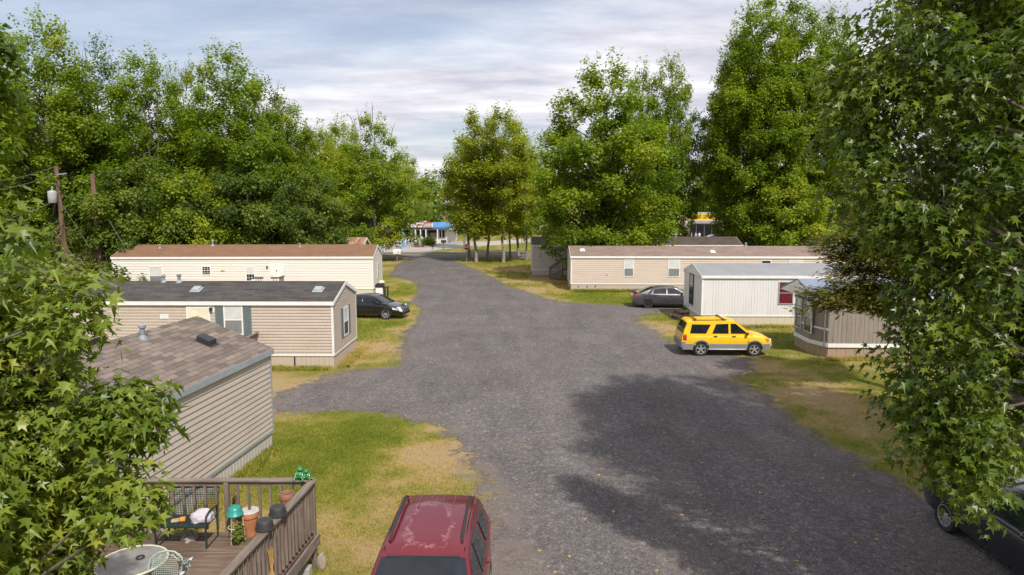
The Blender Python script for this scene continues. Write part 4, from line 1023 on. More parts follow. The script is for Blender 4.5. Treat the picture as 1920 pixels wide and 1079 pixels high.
for sg in (-1,1):
    g = MB(); g.add([(2.28,sg*.62,.5),(2.28,sg*.82,.52),(2.06,sg*.86,.78),(2.14,sg*.6,.74),(2.43,sg*.62,.5),(2.34,sg*.82,.52),(2.12,sg*.9,.8),(2.26,sg*.6,.77)],[(0,1,2,3),(7,6,5,4),(0,4,5,1),(1,5,6,2),(2,6,7,3),(3,7,4,0)]); g.build('headlamp', M_lampclear, be, bevel=.01)
g = MB(); g.box(2.4,2.44,-.7,.7,.26,.38); g.build('bumper_vent', M_liner, be)
g = MB(); g.bar((1.15,-.86,.985),(1.6,-.83,.95),.1,.03); g.build('bonnet_trim', M_chrome, be)
de, _ = car('black car half hidden under the hanging sweetgum branches', 'car', (10.15,12.55), R(-90), M_bluecar, sedan(3, wheels=wheel_mesh(.35,.24,10), r=.35, zb=.2, m_mirror=M_bluecar))
for sg in (-1,1):
    g = MB(); g.bar((-1.4,sg*.862,1.0),(1.0,sg*.872,.985),.02,.025); g.build('window_trim', M_chrome, de)
# red SUV with peeling lacquer, nose towards the lower edge of the photograph
m = N('peeled_red_paint'); o_ = m.obj(); sx = m.n('SeparateXYZ'); m.l(o_, sx.inputs[0])
nz = m.noise(o_, 2.6, 8, .7); nz2 = m.noise(o_, 5, 7, .8)
ax = m.math('ABSOLUTE', m.math('SUBTRACT', sx.outputs[0], -.62)); ay = m.math('ABSOLUTE', sx.outputs[1])
d = m.math('MAXIMUM', m.math('SUBTRACT', ax, .66), m.math('SUBTRACT', ay, .3))
dd = m.math('ADD', d, m.math('MULTIPLY', m.math('SUBTRACT', nz, .5), .75))
band_ = m.math('ABSOLUTE', dd)
bw = m.math('ADD', .035, m.math('MULTIPLY', m.math('SUBTRACT', nz2, .5), .4))
f1 = m.ramp(m.math('SUBTRACT', bw, band_), [(.0,0),(.03,1)])
zup = m.ramp(sx.outputs[2], [(.0,0),(1,1)])
f1 = m.math('MULTIPLY', f1, m.math('GREATER_THAN', sx.outputs[2], 1.69))
inside = m.math('MULTIPLY', m.ramp(dd, [(.0,1),(.02,0)]), m.math('GREATER_THAN', sx.outputs[2], 1.69))
cr = m.mix(m.math('MULTIPLY', inside, .3), (.13,.006,.014), (.13,.013,.024)); cr = m.mix(m.math('MULTIPLY', f1, m.ramp(nz2, [(.35,.3),(.65,.9)])), cr, (.25,.1,.12))
M_redpeel = m.bsdf(cr, m.math('ADD', .28, m.math('MULTIPLY', inside, .08)), None, 0, .5, m.math('SUBTRACT', .45, m.math('MULTIPLY', inside, .15)))
M_red = paint('dark_red_paint', (.15,.006,.012), 0, .3, .6)
S_red = dict(S_suv); S_red.update(L=4.75, W=1.86, wb=2.78, r=.36, zb=.3, belt=1.06, wbelt=.96, wroof=.70, m_roof=M_redpeel, nose=.2, tail=.1,
    top=[(-2.37,.95),(-2.3,1.05),(-2.1,1.1),(1.1,1.1),(1.4,1.08),(1.9,.98),(2.25,.86),(2.34,.76),(2.37,.62)],
    cab=[(-2.25,1.04),(-2.16,1.3),(-1.98,1.62),(-1.82,1.72),(-1.2,1.765),(-.6,1.775),(-.1,1.75),(.18,1.69),(1.1,1.06)],
    glass=[(0,.3,.98,.84,'rear_window'),(1,.02,.85,.84,'rear_window'),(7,.06,.95,.92,'windscreen')],
    side=[[(-1.92,1.18),(-1.3,1.16),(-1.2,1.55),(-1.55,1.58),(-1.78,1.5)],[(-1.16,1.16),(-.28,1.15),(-.28,1.63),(-.95,1.6)],[(-.18,1.15),(.82,1.14),(.16,1.6),(.0,1.63),(-.18,1.64)]],
    seams=[-1.22,-.23,.85], handles=[(-.95,1.0),(.0,1.0)], mirror=(.74,1.16), m_mirror=M_red, m_handle=M_red, wheels=wheel_mesh(.36,.24,6),
    lamps=[('tail_lamp',[(-2.32,.8,.97),(-2.1,.82,1.0),(-2.12,1.12,.985),(-2.28,1.12,.96)],0,0,M_lampred),('headlamp',[(.45,.68),(.8,.7),(.76,.84),(.45,.84)],2.28,2.38,M_lampclear)])
re_, rhw = car('dark red SUV with peeling roof lacquer, closest vehicle on the grass edge', 'SUV', (-1.33,9.95), R(-91), M_red, S_red)
for sg in (-1,1):
    g = MB(); pts = [(x, sg*.56, z) for x, z in ((-1.72,1.755),(-1.6,1.815),(-.7,1.845),(-.2,1.82),(-.06,1.76))]; g.tube(pts, .022, 8)
    g.build('roof_rail', M_black, re_, True)
    g = MB(); g.bar((-1.8,sg*.615,1.742),(-.6,sg*.61,1.787),.018,.006); g.bar((-.6,sg*.61,1.787),(.12,sg*.615,1.717),.018,.006); g.build('roof_seam', M_liner, re_)
for y in (-.3,-.1,.1,.3):
    g = MB(); g.bar((-1.8,y,1.757),(-1.2,y,1.797),.016,.01); g.build('roof_rib', M_redpeel, re_)
g = MB(); g.bar((-2.0,-.52,1.635),(-2.0,.52,1.635),.07,.03); g.build('rear_spoiler', M_red, re_, bevel=.015)
g = MB(); g.bar((1.12,-.75,1.07),(.68,.1,1.37),.012,.012); g.build('wiper', M_black, re_)
g = MB(); g.box(.2,.26,-.55,.55,1.665,1.69); g.build('screen_band', M_black, re_)
# distant vehicles
S_far = dict(S_suv, wheels=wheel_mesh(.355,.24,'steel'))
car('white SUV parked in front of the shop with the yellow sign', 'SUV', (XA(1276,132),132), R(-20), paint('white_paint', (.7,.7,.7)), S_far, full=False)
S_fs = sedan(4, wheels=wheel_mesh(.335,.22,'steel'))
car('pale blue grey car parked right of the shop entrance', 'car', (XA(1337,134),134), R(8), paint('blue_grey_paint', (.22,.29,.37)), S_fs, full=False)
car('silver car glimpsed between leaves right of the pale blue one', 'car', (XA(1378,133),133), R(15), paint('silver_paint', (.5,.5,.52), .3), S_fs, full=False)
car('red SUV parked behind the forked low tree', 'SUV', (XA(1461,118),118), R(5), paint('bright_red_paint', (.42,.015,.02)), S_far, full=False)
car('white car glimpsed past the leaning utility pole', 'car', (XA(62,92),92), R(10), paint('white_car_paint', (.7,.7,.72)), S_fs, full=False)
# ================================================================== DECK AND WHAT STANDS ON IT
FZ = .66; RT = 1.1
dk = empty('timber_deck', (0,0,0), 0, 'weathered timber deck with railings beside the nearest mobile home', 'deck')
DX = lambda y: -3.75 - (12.5-y)*.083
mb = MB(); y = 6.4; k = 0
while y < 12.46:
    x0 = -7.62 - (12.5-y)*.1; mb.box(x0, DX(y)-.02, y, y+.135, FZ-.035+random.uniform(-.003,.003), FZ+random.uniform(-.003,.003)); y += .142
m = N('deck_boards'); o_ = m.obj(); g_ = m.noise(m.mapped(o_, (.8,10,1)), 1.8, 6, .65, .3)
c_ = m.mix(m.ramp(g_, [(.35,0),(.7,1)]), (.09,.06,.045), (.2,.145,.11)); c_ = m.mix(1, c_, m.ramp(m.noise(o_, 1.2, 5), [(.3,.6),(.7,1.25)]), 'MULTIPLY')
M_deckb = m.bsdf(c_, .8, m.bump(g_, .3, .004), 0, .25)
mb.build('deck_boards', M_deckb, dk)
mb = MB(); mb.bar((DX(12.55)+.02,12.55,FZ-.12),(DX(6.4)+.02,6.4,FZ-.12),.04,.22); mb.bar((-7.6,12.52,FZ-.12),(DX(12.5)+.02,12.52,FZ-.12),.04,.22); mb.build('rim_board', M_woodY, dk, bevel=.005)
mb = MB()
for yy in (11.6,10,8.4,7): mb.bar((-7.7,yy,FZ-.14),(DX(yy)-.03,yy,FZ-.14),.04,.18)
mb.build('joist', M_wood, dk)
railing('rail', dk, [(-7.5,12.46,FZ),(DX(12.46)-.02,12.46,FZ)], RT, m_rail=M_wood, gap=.2, bal=.042)
railing('rail', dk, [(DX(12.46)-.02,12.46,FZ),(DX(6.5)-.02,6.5,FZ)], RT, m_rail=M_woodY, gap=.145, bal=.042)
posts(dk, [(DX(12.46)-.04,12.43,-.1,FZ+RT-.05),(-5.42,12.43,-.1,FZ+RT-.05),(DX(9.3)-.07,9.3,-.1,FZ+RT-.05),(DX(6.6)-.05,6.6,-.1,FZ+RT-.05),(-7.4,12.43,-.1,FZ+RT-.05)])
def on(u, v, z): return (*G(u, v, z), z)
# garden bench of green metal
M_gmetal = simple('dark_green_metal', (.03,.05,.045), .45, .3); M_gpale = simple('pale_green_metal', (.34,.42,.37), .45, .1)
p1 = Vector(on(387,1030,FZ)); p0 = Vector(on(292,1030,FZ)); bw_ = (p1-p0).length; bc = (p0+p1)/2
bn = empty('garden_bench', bc, 0, 'dark green metal garden bench with mesh back against the deck railing', 'bench')
hw_ = bw_/2; D_ = .5
def mesh_panel(mb, c0, c1, c2, c3, nu, nv, r=.004):
    c0,c1,c2,c3 = map(Vector, (c0,c1,c2,c3))
    for i in range(nu+1):
        t = i/nu; mb.tube([c0.lerp(c1,t), c3.lerp(c2,t)], r, 4)
    for i in range(nv+1):
        t = i/nv; mb.tube([c0.lerp(c3,t), c1.lerp(c2,t)], r, 4)
mb = MB(); mb.box(-hw_,hw_,0,D_,.4,.425)
for k in range(9): mb.box(-hw_,hw_,.02+k*.053,.05+k*.053,.425,.435)
mb.build('seat', M_gmetal, bn)
mb = MB(); mesh_panel(mb, (-hw_,D_+.02,.42), (hw_,D_+.02,.42), (hw_,D_+.14,.9), (-hw_,D_+.14,.9), 30, 12, .0055)
mb.tube([(-hw_,D_+.02,.42),(-hw_,D_+.14,.92),(hw_,D_+.14,.92),(hw_,D_+.02,.42)], .014, 8); mb.tube([(-hw_,D_+.11,.78),(hw_,D_+.11,.78)], .01, 6); mb.build('backrest', M_gmetal, bn, True)
for sg in (-1,1):
    x = sg*hw_
    mb = MB(); mb.tube([(x,0,0),(x,.02,.42),(x,.05,.6),(x,.2,.64),(x,D_+.07,.6)], .016, 8); mb.build('armrest', M_gmetal, bn, True)
    mb = MB(); mb.tube([(x,0,0),(x,.03,.2),(x,0,.41)], .017, 8); mb.build('leg', M_gmetal, bn, True)
    mb = MB(); mb.tube([(x,D_,0),(x,D_,.42)], .017, 8); mb.tube([(x,0,.02),(x,D_,.02)], .012, 6); mb.build('leg', M_gmetal, bn, True)
def lump(name, label, cat, c, s, mat, seed=0, n=24, amp=.25, sq=(1,1,1), parent=None, fr=2.2, lo=-.4):
    rg = np.random.default_rng(seed); vs = []; fs = []; m_ = n//2
    ph = rg.uniform(0,6.28,8)
    for i in range(m_+1):
        for j in range(n):
            a = math.pi*i/m_; b_ = 2*math.pi*j/n; d = Vector((math.sin(a)*math.cos(b_), math.sin(a)*math.sin(b_), -math.cos(a)))
            rr = 1 + amp*(math.sin(fr*d.x*2+ph[0])*math.sin(fr*d.y*2+ph[1]) + .6*math.sin(fr*4*d.z+ph[2]+3*d.x)*math.sin(fr*3.3*d.x+ph[3]) + .35*math.sin(fr*7*d.y+ph[4])*math.sin(fr*6*d.z+ph[5]))
            vs.append((d.x*rr*s*sq[0], d.y*rr*s*sq[1], max(lo*s*sq[2], d.z*rr*s*sq[2]) - lo*s*sq[2]))
    for i in range(m_):
        for j in range(n): fs.append((i*n+j, i*n+(j+1)%n, (i+1)*n+(j+1)%n, (i+1)*n+j))
    b_ = MB(); b_.add(vs, fs); o = b_.build(name, mat, parent, True, 80); o.location = c
    return tag(o, label, cat)
q = Vector(on(374,982,FZ+.435)); lump('cloth_bundle', 'crumpled pale lilac cloth bundle lying on the bench seat', 'cloth', (q.x, bc.y+.25, FZ+.436), .2, simple('lilac_cloth', (.46,.42,.48), .9), 3, 40, .14, (1.05,.8,.8))
pk = empty('snack_packet', (Vector(on(327,985,FZ+.435)).x, bc.y+.2, FZ+.437), .3, 'small orange and brown packet lying on the bench seat', 'packet')
mb = MB(); mb.box(-.12,.02,-.06,.06,0,.05); mb.build('packet', simple('tan_wrapper', (.36,.28,.18), .6, var=.5, scale=20), pk, bevel=.02)
mb = MB(); mb.box(.021,.13,-.05,.055,0,.07); mb.build('wrapper', simple('orange_wrapper', (.6,.26,.05), .4, var=.4, scale=20), pk, bevel=.02)
lump('rock', 'rough grey rock on the boards under the bench', 'rock', on(357,1012,FZ), .13, simple('rough_rock', (.3,.28,.26), .95, var=.6, scale=14), 8, 26, .3, (1,.9,.8))
# glass table, chair
tp = Vector(on(247,1052,FZ+.72)); tb = empty('round_table', (tp.x,tp.y,FZ), 0, 'round frosted glass garden table with cream rim under the leaves', 'table')
mb = MB(); mb.lathe([(0,.70),(.5,.70),(.5,.714),(0,.714)], 40); mb.build('tabletop', simple('frosted_glass', (.2,.19,.175), .3, var=.25, scale=6), tb)
mb = MB(); mb.tube([(.51*math.cos(a),.51*math.sin(a),.707) for a in np.linspace(0,6.2832,41)[:-1]], .018, 8, closed=True); mb.build('rim', simple('cream_metal', (.55,.5,.38), .5), tb, True)
for k in range(4):
    a = R(45+90*k); mb = MB(); mb.tube([(.42*math.cos(a),.42*math.sin(a),.69),(.3*math.cos(a),.3*math.sin(a),.35),(.4*math.cos(a),.4*math.sin(a),0)], .014, 8); mb.build('leg', M_gpale, tb, True)
q = on(263,1045,FZ+.73); mb = MB(); mb.tube([(.055*math.cos(a),.055*math.sin(a),.0) for a in np.linspace(0,6.2832,25)[:-1]], .013, 8, closed=True); o = mb.build('black_ring', M_black, None, True); o.location = (q[0],q[1],FZ+.729); tag(o, 'small black ring lying on the round glass table', 'ring')
cp = Vector(on(314,1078,FZ+.62)); ch = empty('garden_chair', (cp.x,cp.y-.28,FZ), R(6), 'pale green wire mesh garden chair beside the round table', 'chair')
mb = MB(); mesh_panel(mb, (-.24,-.22,.42), (.24,-.22,.42), (.24,.24,.4), (-.24,.24,.4), 16, 16, .004); mb.tube([(-.25,-.23,.42),(.25,-.23,.42),(.25,.25,.4),(-.25,.25,.4)], .013, 8, closed=True); mb.build('seat', M_gpale, ch, True)
arch = [(-.25,.25,.4),(-.26,.3,.7),(-.23,.34,.86),(-.12,.37,.94),(0,.375,.96),(.12,.37,.94),(.23,.34,.86),(.26,.3,.7),(.25,.25,.4)]
mb = MB(); mb.tube(arch, .014, 8); inner = [(x*.84, y, z if z < .5 else z-.06) for x, y, z in arch]; mb.tube(inner[1:-1], .008, 6); mesh_panel(mb, (-.2,.27,.46), (.2,.27,.46), (.2,.34,.86), (-.2,.34,.86), 14, 14, .0035)
for k in range(5): mb.tube([(-.18+.09*k+.03*math.cos(a),.355,.895+.02*math.sin(a)) for a in np.linspace(0,6.28,9)[:-1]], .004, 4, closed=True)
mb.build('backrest', M_gpale, ch, True)
for sg in (-1,1):
    mb = MB(); mb.tube([(sg*.26,.3,.66),(sg*.29,.05,.65),(sg*.29,-.18,.62),(sg*.27,-.23,.5),(sg*.25,-.23,.41)], .013, 8); mb.build('armrest', M_gpale, ch, True)
    for yy in (-.22,.24): mb = MB(); mb.tube([(sg*.24,yy,.41),(sg*.25,yy*1.15,0)], .013, 8); mb.build('leg', M_gpale, ch, True)
q = Vector(on(362,1062,FZ+.66)); mb = MB(); rg = np.random.default_rng(2)
gr_ = [[(i*.05-.1+rg.normal(0,.012), rg.normal(0,.03)+j*.02, j*.05+rg.normal(0,.015)+i*.02) for i in range(5)] for j in range(6)]
mb.add([p for r_ in gr_ for p in r_] + [(p[0],p[1]+.006,p[2]) for r_ in gr_ for p in r_], [(j*5+i,j*5+i+1,(j+1)*5+i+1,(j+1)*5+i) for j in range(5) for i in range(4)] + [(30+(j+1)*5+i,30+(j+1)*5+i+1,30+j*5+i+1,30+j*5+i) for j in range(5) for i in range(4)])
o = mb.build('foil_scrap', simple('silver_foil', (.7,.72,.7), .15, 1.0)); o.location = (ch.location.x+.33, ch.location.y+.1, FZ+.62); tag(o, 'crumpled silver foil stuck on the arm of the garden chair', 'foil')
# pots
M_terra = simple('terracotta', (.42,.17,.075), .8, var=.3, scale=7); M_soil = simple('dry_soil', (.1,.07,.05), .95); M_terraD = simple('old_terracotta', (.27,.13,.08), .85, var=.35, scale=7)
def pot(name, label, c, r, h, mat, soil=M_soil, cat='plant pot', lidded=False, group='terracotta pots on the deck'):
    e = empty(name, c, 0, label, cat, group)
    b_ = MB(); b_.lathe([(r*.68,0),(r*.85,h*.45),(r*.95,h*.8),(r*1.05,h*.81),(r*1.08,h*.97),(r*1.04,h),(r*.93,h),(r*.9,h*.86),(0,h*.86)], 26); b_.build('pot_body', mat, e, True, 50)
    if lidded: b_ = MB(); b_.lathe([(r*1.1,h+.002),(r*1.12,h+.02),(r*.95,h+.035),(0,h+.03)], 26); b_.build('lid', simple('pale_saucer', (.45,.42,.37), .7, var=.25, scale=9), e, True)
    else: b_ = MB(); b_.lathe([(0,h*.862),(r*.9,h*.862),(r*.6,h*.89),(0,h*.9)], 18); b_.build('soil', soil, e, True)
    return e
q = on(465,1008,FZ); pot('terracotta_pot', 'terracotta pot with a pale saucer laid over its top', (q[0],q[1]+.12,FZ), .17, .46, M_terra, lidded=True)
pot('terracotta_pot', 'broad terracotta pot standing on the boards behind the railing, under the narrow one', (-4.1,11.9,FZ), .2, .58, M_terra)
pot('terracotta_pot', 'narrow brown terracotta pot raised on the broad pot by the railing corner', (-4.1,11.9,FZ+.57), .125, .5, M_terraD)
M_blkpot = simple('black_pot_plastic', (.03,.03,.032), .6)
for u, v, lb in ((516,966,'upturned black plastic pot on the deck rail, farther of the two'),(493,992,'upturned black plastic pot on the deck rail, nearer of the two')):
    q = on(u, v, FZ+RT); mb = MB(); mb.lathe([(.15,0),(.155,.025),(.14,.03),(.125,.13),(.115,.15),(.105,.155),(0,.15)], 26)
    o = mb.build('upturned_pot', M_blkpot, None, True, 45); o.location = (DX(q[1])-.05, q[1], FZ+RT+.001); tag(o, lb, 'plant pot', 'black pots on the deck rail')
q = on(438,1000,FZ+.2); st = empty('pot_stand', (q[0],q[1]+.1,FZ), 0, 'cream wire plant stand beside the bench', 'plant stand'); M_cream = simple('cream_wire', (.6,.54,.36), .5)
mb = MB()
for z, r in ((.28,.13),(.5,.12)): mb.tube([(r*math.cos(a),r*math.sin(a),z) for a in np.linspace(0,6.2832,25)[:-1]], .008, 6, closed=True)
mb.build('ring', M_cream, st, True)
for k in range(3): a = R(120*k+20); mb = MB(); mb.tube([(.16*math.cos(a),.16*math.sin(a),0),(.125*math.cos(a),.125*math.sin(a),.5)], .007, 6); mb.build('leg', M_cream, st, True)
mb = MB(); mb.lathe([(.15,0),(.155,.02),(.14,.03),(.125,.12),(.09,.17),(0,.18)], 26); o = mb.build('turquoise_pot', simple('turquoise_glaze', (.02,.25,.21), .35, coat=.3), None, True, 50); o.location = (st.location.x, st.location.y, FZ+.512); tag(o, 'turquoise bowl upturned on the wire plant stand', 'bowl')
# two green frogs
fq = on(573,897,FZ+RT); M_frog = simple('glazed_green', (.035,.2,.06), .3, var=.35, scale=20, coat=.5)
fr_ = MB()
for dx, s_, tr_x in ((-.055,1.0,.012),(.062,.8,-.014)):
    fr_.ball((dx,0,.07*s_), .062*s_, 14, (1,.95,1.15)); fr_.ball((dx+tr_x,-.015,.165*s_), .045*s_, 14, (1.05,1.05,.85))
    for ex in (-.022,.022): fr_.ball((dx+tr_x+ex*s_,-.03*s_,.203*s_), .016*s_, 8)
    for ex in (-1,1):
        fr_.tube([(dx+ex*.045*s_,-.02,.03*s_),(dx+ex*.065*s_,-.075*s_,.055*s_),(dx+ex*.055*s_,-.095*s_,.006)], [.022*s_,.018*s_,.014*s_], 8)
        fr_.tube([(dx+ex*.045*s_,-.02,.11*s_),(dx+ex*.055*s_,-.06*s_,.075*s_),(dx+ex*.03*s_,-.075*s_,.05*s_)], [.016*s_,.013*s_,.012*s_], 8)
o = fr_.build('frog_figurine', M_frog, None, True, 60); o.location = (fq[0]-.02, 12.44, FZ+RT+.001); o.scale = (1.25,1.25,1.25); tag(o, 'pair of glossy green frogs sitting on the railing corner', 'figurine')
# climbing plant, dried bundle, stones
def leafy(name, label, cat, c, rad, n, leaf, mat, seed, tmpl=LOBED, tmu=.55, hh=1.0, kind=None, group=None, stems=5, tsd=.15):
    rg = np.random.default_rng(seed)
    q_ = unit(rg.normal(size=(n,3)))*(rg.uniform(.15,1,n)**.5)[:,None]; 
    lob = 1 + .25*np.sin(4*np.arctan2(q_[:,1],q_[:,0])+seed)*np.cos(3*q_[:,2]+seed)
    pos = q_*lob[:,None]*np.array(rad); pos[:,2] = np.abs(pos[:,2] + rad[2]*.75*hh) + .02
    nr = unit(q_)*.5 + np.array([0,-.1,.6]) + rg.normal(0,.4,(n,3)); tip = unit(q_)+rg.normal(0,.5,(n,3))-np.array([0,0,.3])
    cl = fbm(pos[:,0]*3/max(rad[0],.3)+7, pos[:,2]*3/max(rad[2],.3)+seed, seed, 3)
    v, fl, lt, ti = leaves_geo(pos, nr, tip, leaf*rg.uniform(.6,1.3,n), np.clip(tmu+(cl-.5)*1.1*tsd/.15*.5+rg.normal(0,.1,n),0,1), tmpl)
    e = empty(name, c, 0, label, cat, group)
    o = bpy.data.objects.new('foliage', np_mesh('foliage', v, fl, lt, mat, ti)); COL.objects.link(o); o.parent = e
    b_ = MB()
    for k in range(stems):
        a = rg.uniform(0,6.28); r_ = rg.uniform(.1,.7); b_.tube([(0.03*math.cos(a),.03*math.sin(a),-.03),(rad[0]*r_*.5*math.cos(a),rad[1]*r_*.5*math.sin(a),rad[2]*.6),(rad[0]*r_*math.cos(a),rad[1]*r_*math.sin(a),rad[2]*1.25)], [max(.006,rad[0]*.02),max(.004,rad[0]*.013),.003], 5)
    b_.build('stem', M_bark, e, True, fix=False)
    return e
q = on(447,1020,FZ); leafy('potted_creeper', 'thin green creeper rising from the deck boards beside the saucer topped pot', 'plant', (q[0],q[1],FZ), (.1,.1,.22), 160, .07, M_vine, 4)
q = on(428,1000,FZ); b_ = MB(); rg = np.random.default_rng(11)
for k in range(60):
    a = rg.uniform(0,6.28); r_ = rg.uniform(.02,.16); z = rg.uniform(.1,.75); b_.tube([(.06*math.cos(a),.06*math.sin(a),0),(r_*math.cos(a)*.8,r_*math.sin(a)*.8,z*.6),(r_*math.cos(a+.6),r_*math.sin(a+.6),z)], [.006,.005,.003], 4)
o = b_.build('dead_vine', simple('dry_stems', (.2,.13,.075), .9, var=.4, scale=9), None, True, fix=False); o.location = (q[0]-.05, q[1]+.5, FZ); tag(o, 'tangle of dry brown stems against the railing post by the bench', 'plant')
q = on(520,1040,FZ); b_ = MB()
for k in range(46):
    a = rg.uniform(0,6.28); s0 = rg.uniform(.02,.06); s1 = rg.uniform(.05,.14)
    b_.tube([(s1*math.cos(a),s1*.5*math.sin(a),.0+rg.uniform(0,.1)),(.015*math.cos(a),.015*math.sin(a),.33),(s0*math.cos(a+1),s0*.6*math.sin(a+1),.62+rg.uniform(-.1,.12))], [.003,.006,.003], 4)
o = b_.build('dried_bundle', simple('straw_stems', (.4,.24,.09), .9, var=.4, scale=9), None, True, fix=False); yy = 10.35; o.location = (DX(yy)+.07, yy, FZ+.12); tag(o, 'straw coloured dried bundle tied outside the deck railing', 'dried plant')
lump('boulder', 'upright pale stone beside the deck corner post', 'stone', (-3.66,12.42,-.02), .16, simple('pale_boulder', (.3,.255,.21), .9, var=.3, scale=6), 21, 24, .16, (.6,.6,1.15), lo=-.6)
mb = MB(); mb.box(-.2,.2,-.1,.1,0,.2); o = mb.build('concrete_block', simple('concrete_block', (.36,.34,.32), .9, var=.25, scale=9), bevel=.012); o.location = (-3.98,12.1,-.01); tag(o, 'grey concrete block on the grass under the deck corner', 'block')
# ================================================================== PORCHES, GRILL, SMALL THINGS BY THE HOMES
def porch(name, label, x0, x1, y0, y1, z, rails, steps=None):
    e = empty(name, (0,0,0), 0, label, 'porch')
    b_ = MB(); n = max(1, int((y1-y0)/.14))
    for i in range(n): b_.box(x0, x1, y0+(y1-y0)*i/n, y0+(y1-y0)*(i+.93)/n, z-.04, z)
    b_.build('deck_boards', M_deckb, e)
    posts(e, [(x, y, -.05, z-.041) for x in (x0+.06,x1-.06) for y in (y0+.06,y1-.06)])
    for r_ in rails: railing('r', e, r_, 1.0, gap=.16)
    if steps:
        sx, dx_, ny_ = steps; b_ = MB()
        for i in range(ny_): b_.box(min(sx+dx_*i,sx+dx_*(i+1)), max(sx+dx_*i,sx+dx_*(i+1)), y0+.05, y1-.05, z-(i+1)*z/(ny_+1)-.04, z-(i+1)*z/(ny_+1))
        b_.build('step', M_wood, e)
        for yy in (y0+.03, y1-.03):
            b_ = MB(); b_.bar((sx,yy,z-.12),(sx+dx_*ny_,yy,.05),.04,.22); b_.build('stringer', M_wood, e)
    return e
zf = .95; xs_ = AT(1054,500,65.2)[0]
porch('entry_porch', 'dark timber porch with stairs in front of the shaded beige mobile home', xs_, xs_+1.9, 64.6, 66.0, zf, [[(xs_,64.63,zf),(xs_+1.9,64.63,zf)],[(xs_,65.97,zf),(xs_+1.9,65.97,zf)],[(xs_-1.15,64.63,.1),(xs_,64.63,zf)],[(xs_-1.15,65.97,.1),(xs_,65.97,zf)]], (xs_,-.28,4))
posts(bpy.data.objects['entry_porch'], [(xs_-1.15,64.63,-.05,1.15),(xs_-1.15,65.97,-.05,1.15),(xs_,64.63,zf,zf+1),(xs_+1.85,64.63,zf,zf+1)])
xa, xb = hx(488)-31.0, hx(534)-31.0
porch('entry_porch', 'small timber porch with railings at the cream mobile home door', xa, xb, 51.3, 52.65, .62, [[(xa,51.33,.62),(xa+.75,51.33,.62)],[(xb-.6,51.33,.62),(xb,51.33,.62)],[(xb,51.33,.62),(xb,52.6,.62)]])
wc = empty('plastic_chair', (xa-.25,51.9,.62-.62), 0, 'white plastic chair beside the cream mobile home porch', 'chair')
mb = MB(); mb.prism([(-.26,.45),(.26,.45),(.3,1.25),(.2,1.36),(-.2,1.36),(-.3,1.25)], lambda a,b,d: (a,d,b), .2, .24); mb.build('backrest', M_white, wc, bevel=.01)
mb = MB(); mb.box(-.27,.27,-.25,.24,.62,.66); mb.build('seat', M_white, wc, bevel=.01)
for sx_ in (-.23,.23):
    for sy_ in (-.2,.2): mb = MB(); mb.bar((sx_,sy_,0),(sx_,sy_,.62),.05,.05); mb.build('leg', M_white, wc)
xa, xb = h2(356)-19.05, h2(480)-19.05
porch('entry_porch', 'timber porch before the tan mobile home door, mostly behind the shingle roof', xa, xb, 27.0, 28.75, .6, [[(xa,27.03,.6),(xb,27.03,.6)],[(xb,27.03,.6),(xb,28.7,.6)]])
gq = G(716,559); gl = empty('barbecue_grill', (gq[0],gq[1],0), 0, 'black lidded barbecue on a white cabinet by the cream mobile home end wall', 'barbecue')
mb = MB(); mb.box(-.4,.12,-.28,.28,.08,.8); mb.build('cabinet', M_white, gl, bevel=.01)
mb = MB(); mb.prism([(-.45,.82),(.18,.82),(.18,1.0),(.08,1.13),(-.35,1.13),(-.45,1.0)], lambda a,z,d: (a,d,z), -.3, .3); mb.build('lid', M_black, gl, bevel=.02)
mb = MB(); mb.box(.19,.5,-.26,.26,.8,.84); mb.build('side_shelf', M_black, gl)
for x in (.24,.46): mb = MB(); mb.box(x-.02,x+.02,-.24,.24,0,.8); mb.build('leg', M_black, gl)
lump('folded_cover', 'cream cloth cover heaped on the barbecue lid', 'cover', (gq[0],gq[1],1.13), .26, simple('cream_cloth', (.6,.5,.38), .9), 5, 24, .15, (1,.9,.6))
tq = G(1277,600)
ty = MB(); ty.lathe([(.2,0),(.3,-.02),(.36,.03),(.36,.17),(.3,.22),(.2,.2),(.2,0)], 26, cap=False); o = ty.build('tyre', M_rubber, None, True, 50); o.location = (*G(1284,588), .02); o.scale = (1.2,1.2,1.2); tag(o, 'old black tyre lying by the corner of the white mobile home', 'tyre')
M_log = plank_mat('split_log', (.12,.09,.07), (.4,.3,.22), 1, 0)
for i, (u, v, a, z, l) in enumerate(((1268,596,.3,.12,.9),(1276,599,-.4,.12,.8),(1284,600,.5,.12,.7),(1272,594,.1,.36,.75),(1281,596,-.2,.36,.7))):
    x, y = G(u, v); mb = MB(); mb.prism([(.17*math.cos(t)*(1+.15*math.sin(3*t+i)), .14*math.sin(t)*(1+.1*math.cos(2*t))) for t in np.linspace(0,6.283,11)[:-1]], lambda p,q_,d: (d,p,q_), -l/2, l/2)
    o = mb.build('split_log', M_log, None, True, 45, bevel=.01); o.location = (x,y,z); o.rotation_euler = (0,random.uniform(-.1,.1),a); tag(o, 'split tan and grey log in the pile between the white home and yellow SUV', 'log', 'logs piled by the white mobile home')
leafy('weedy_bush', 'dark green weeds growing at the corner of the white mobile home', 'bush', (*G(1303,594),0), (.75,.7,.55), 500, .16, M_leafD, 12, tmu=.5)
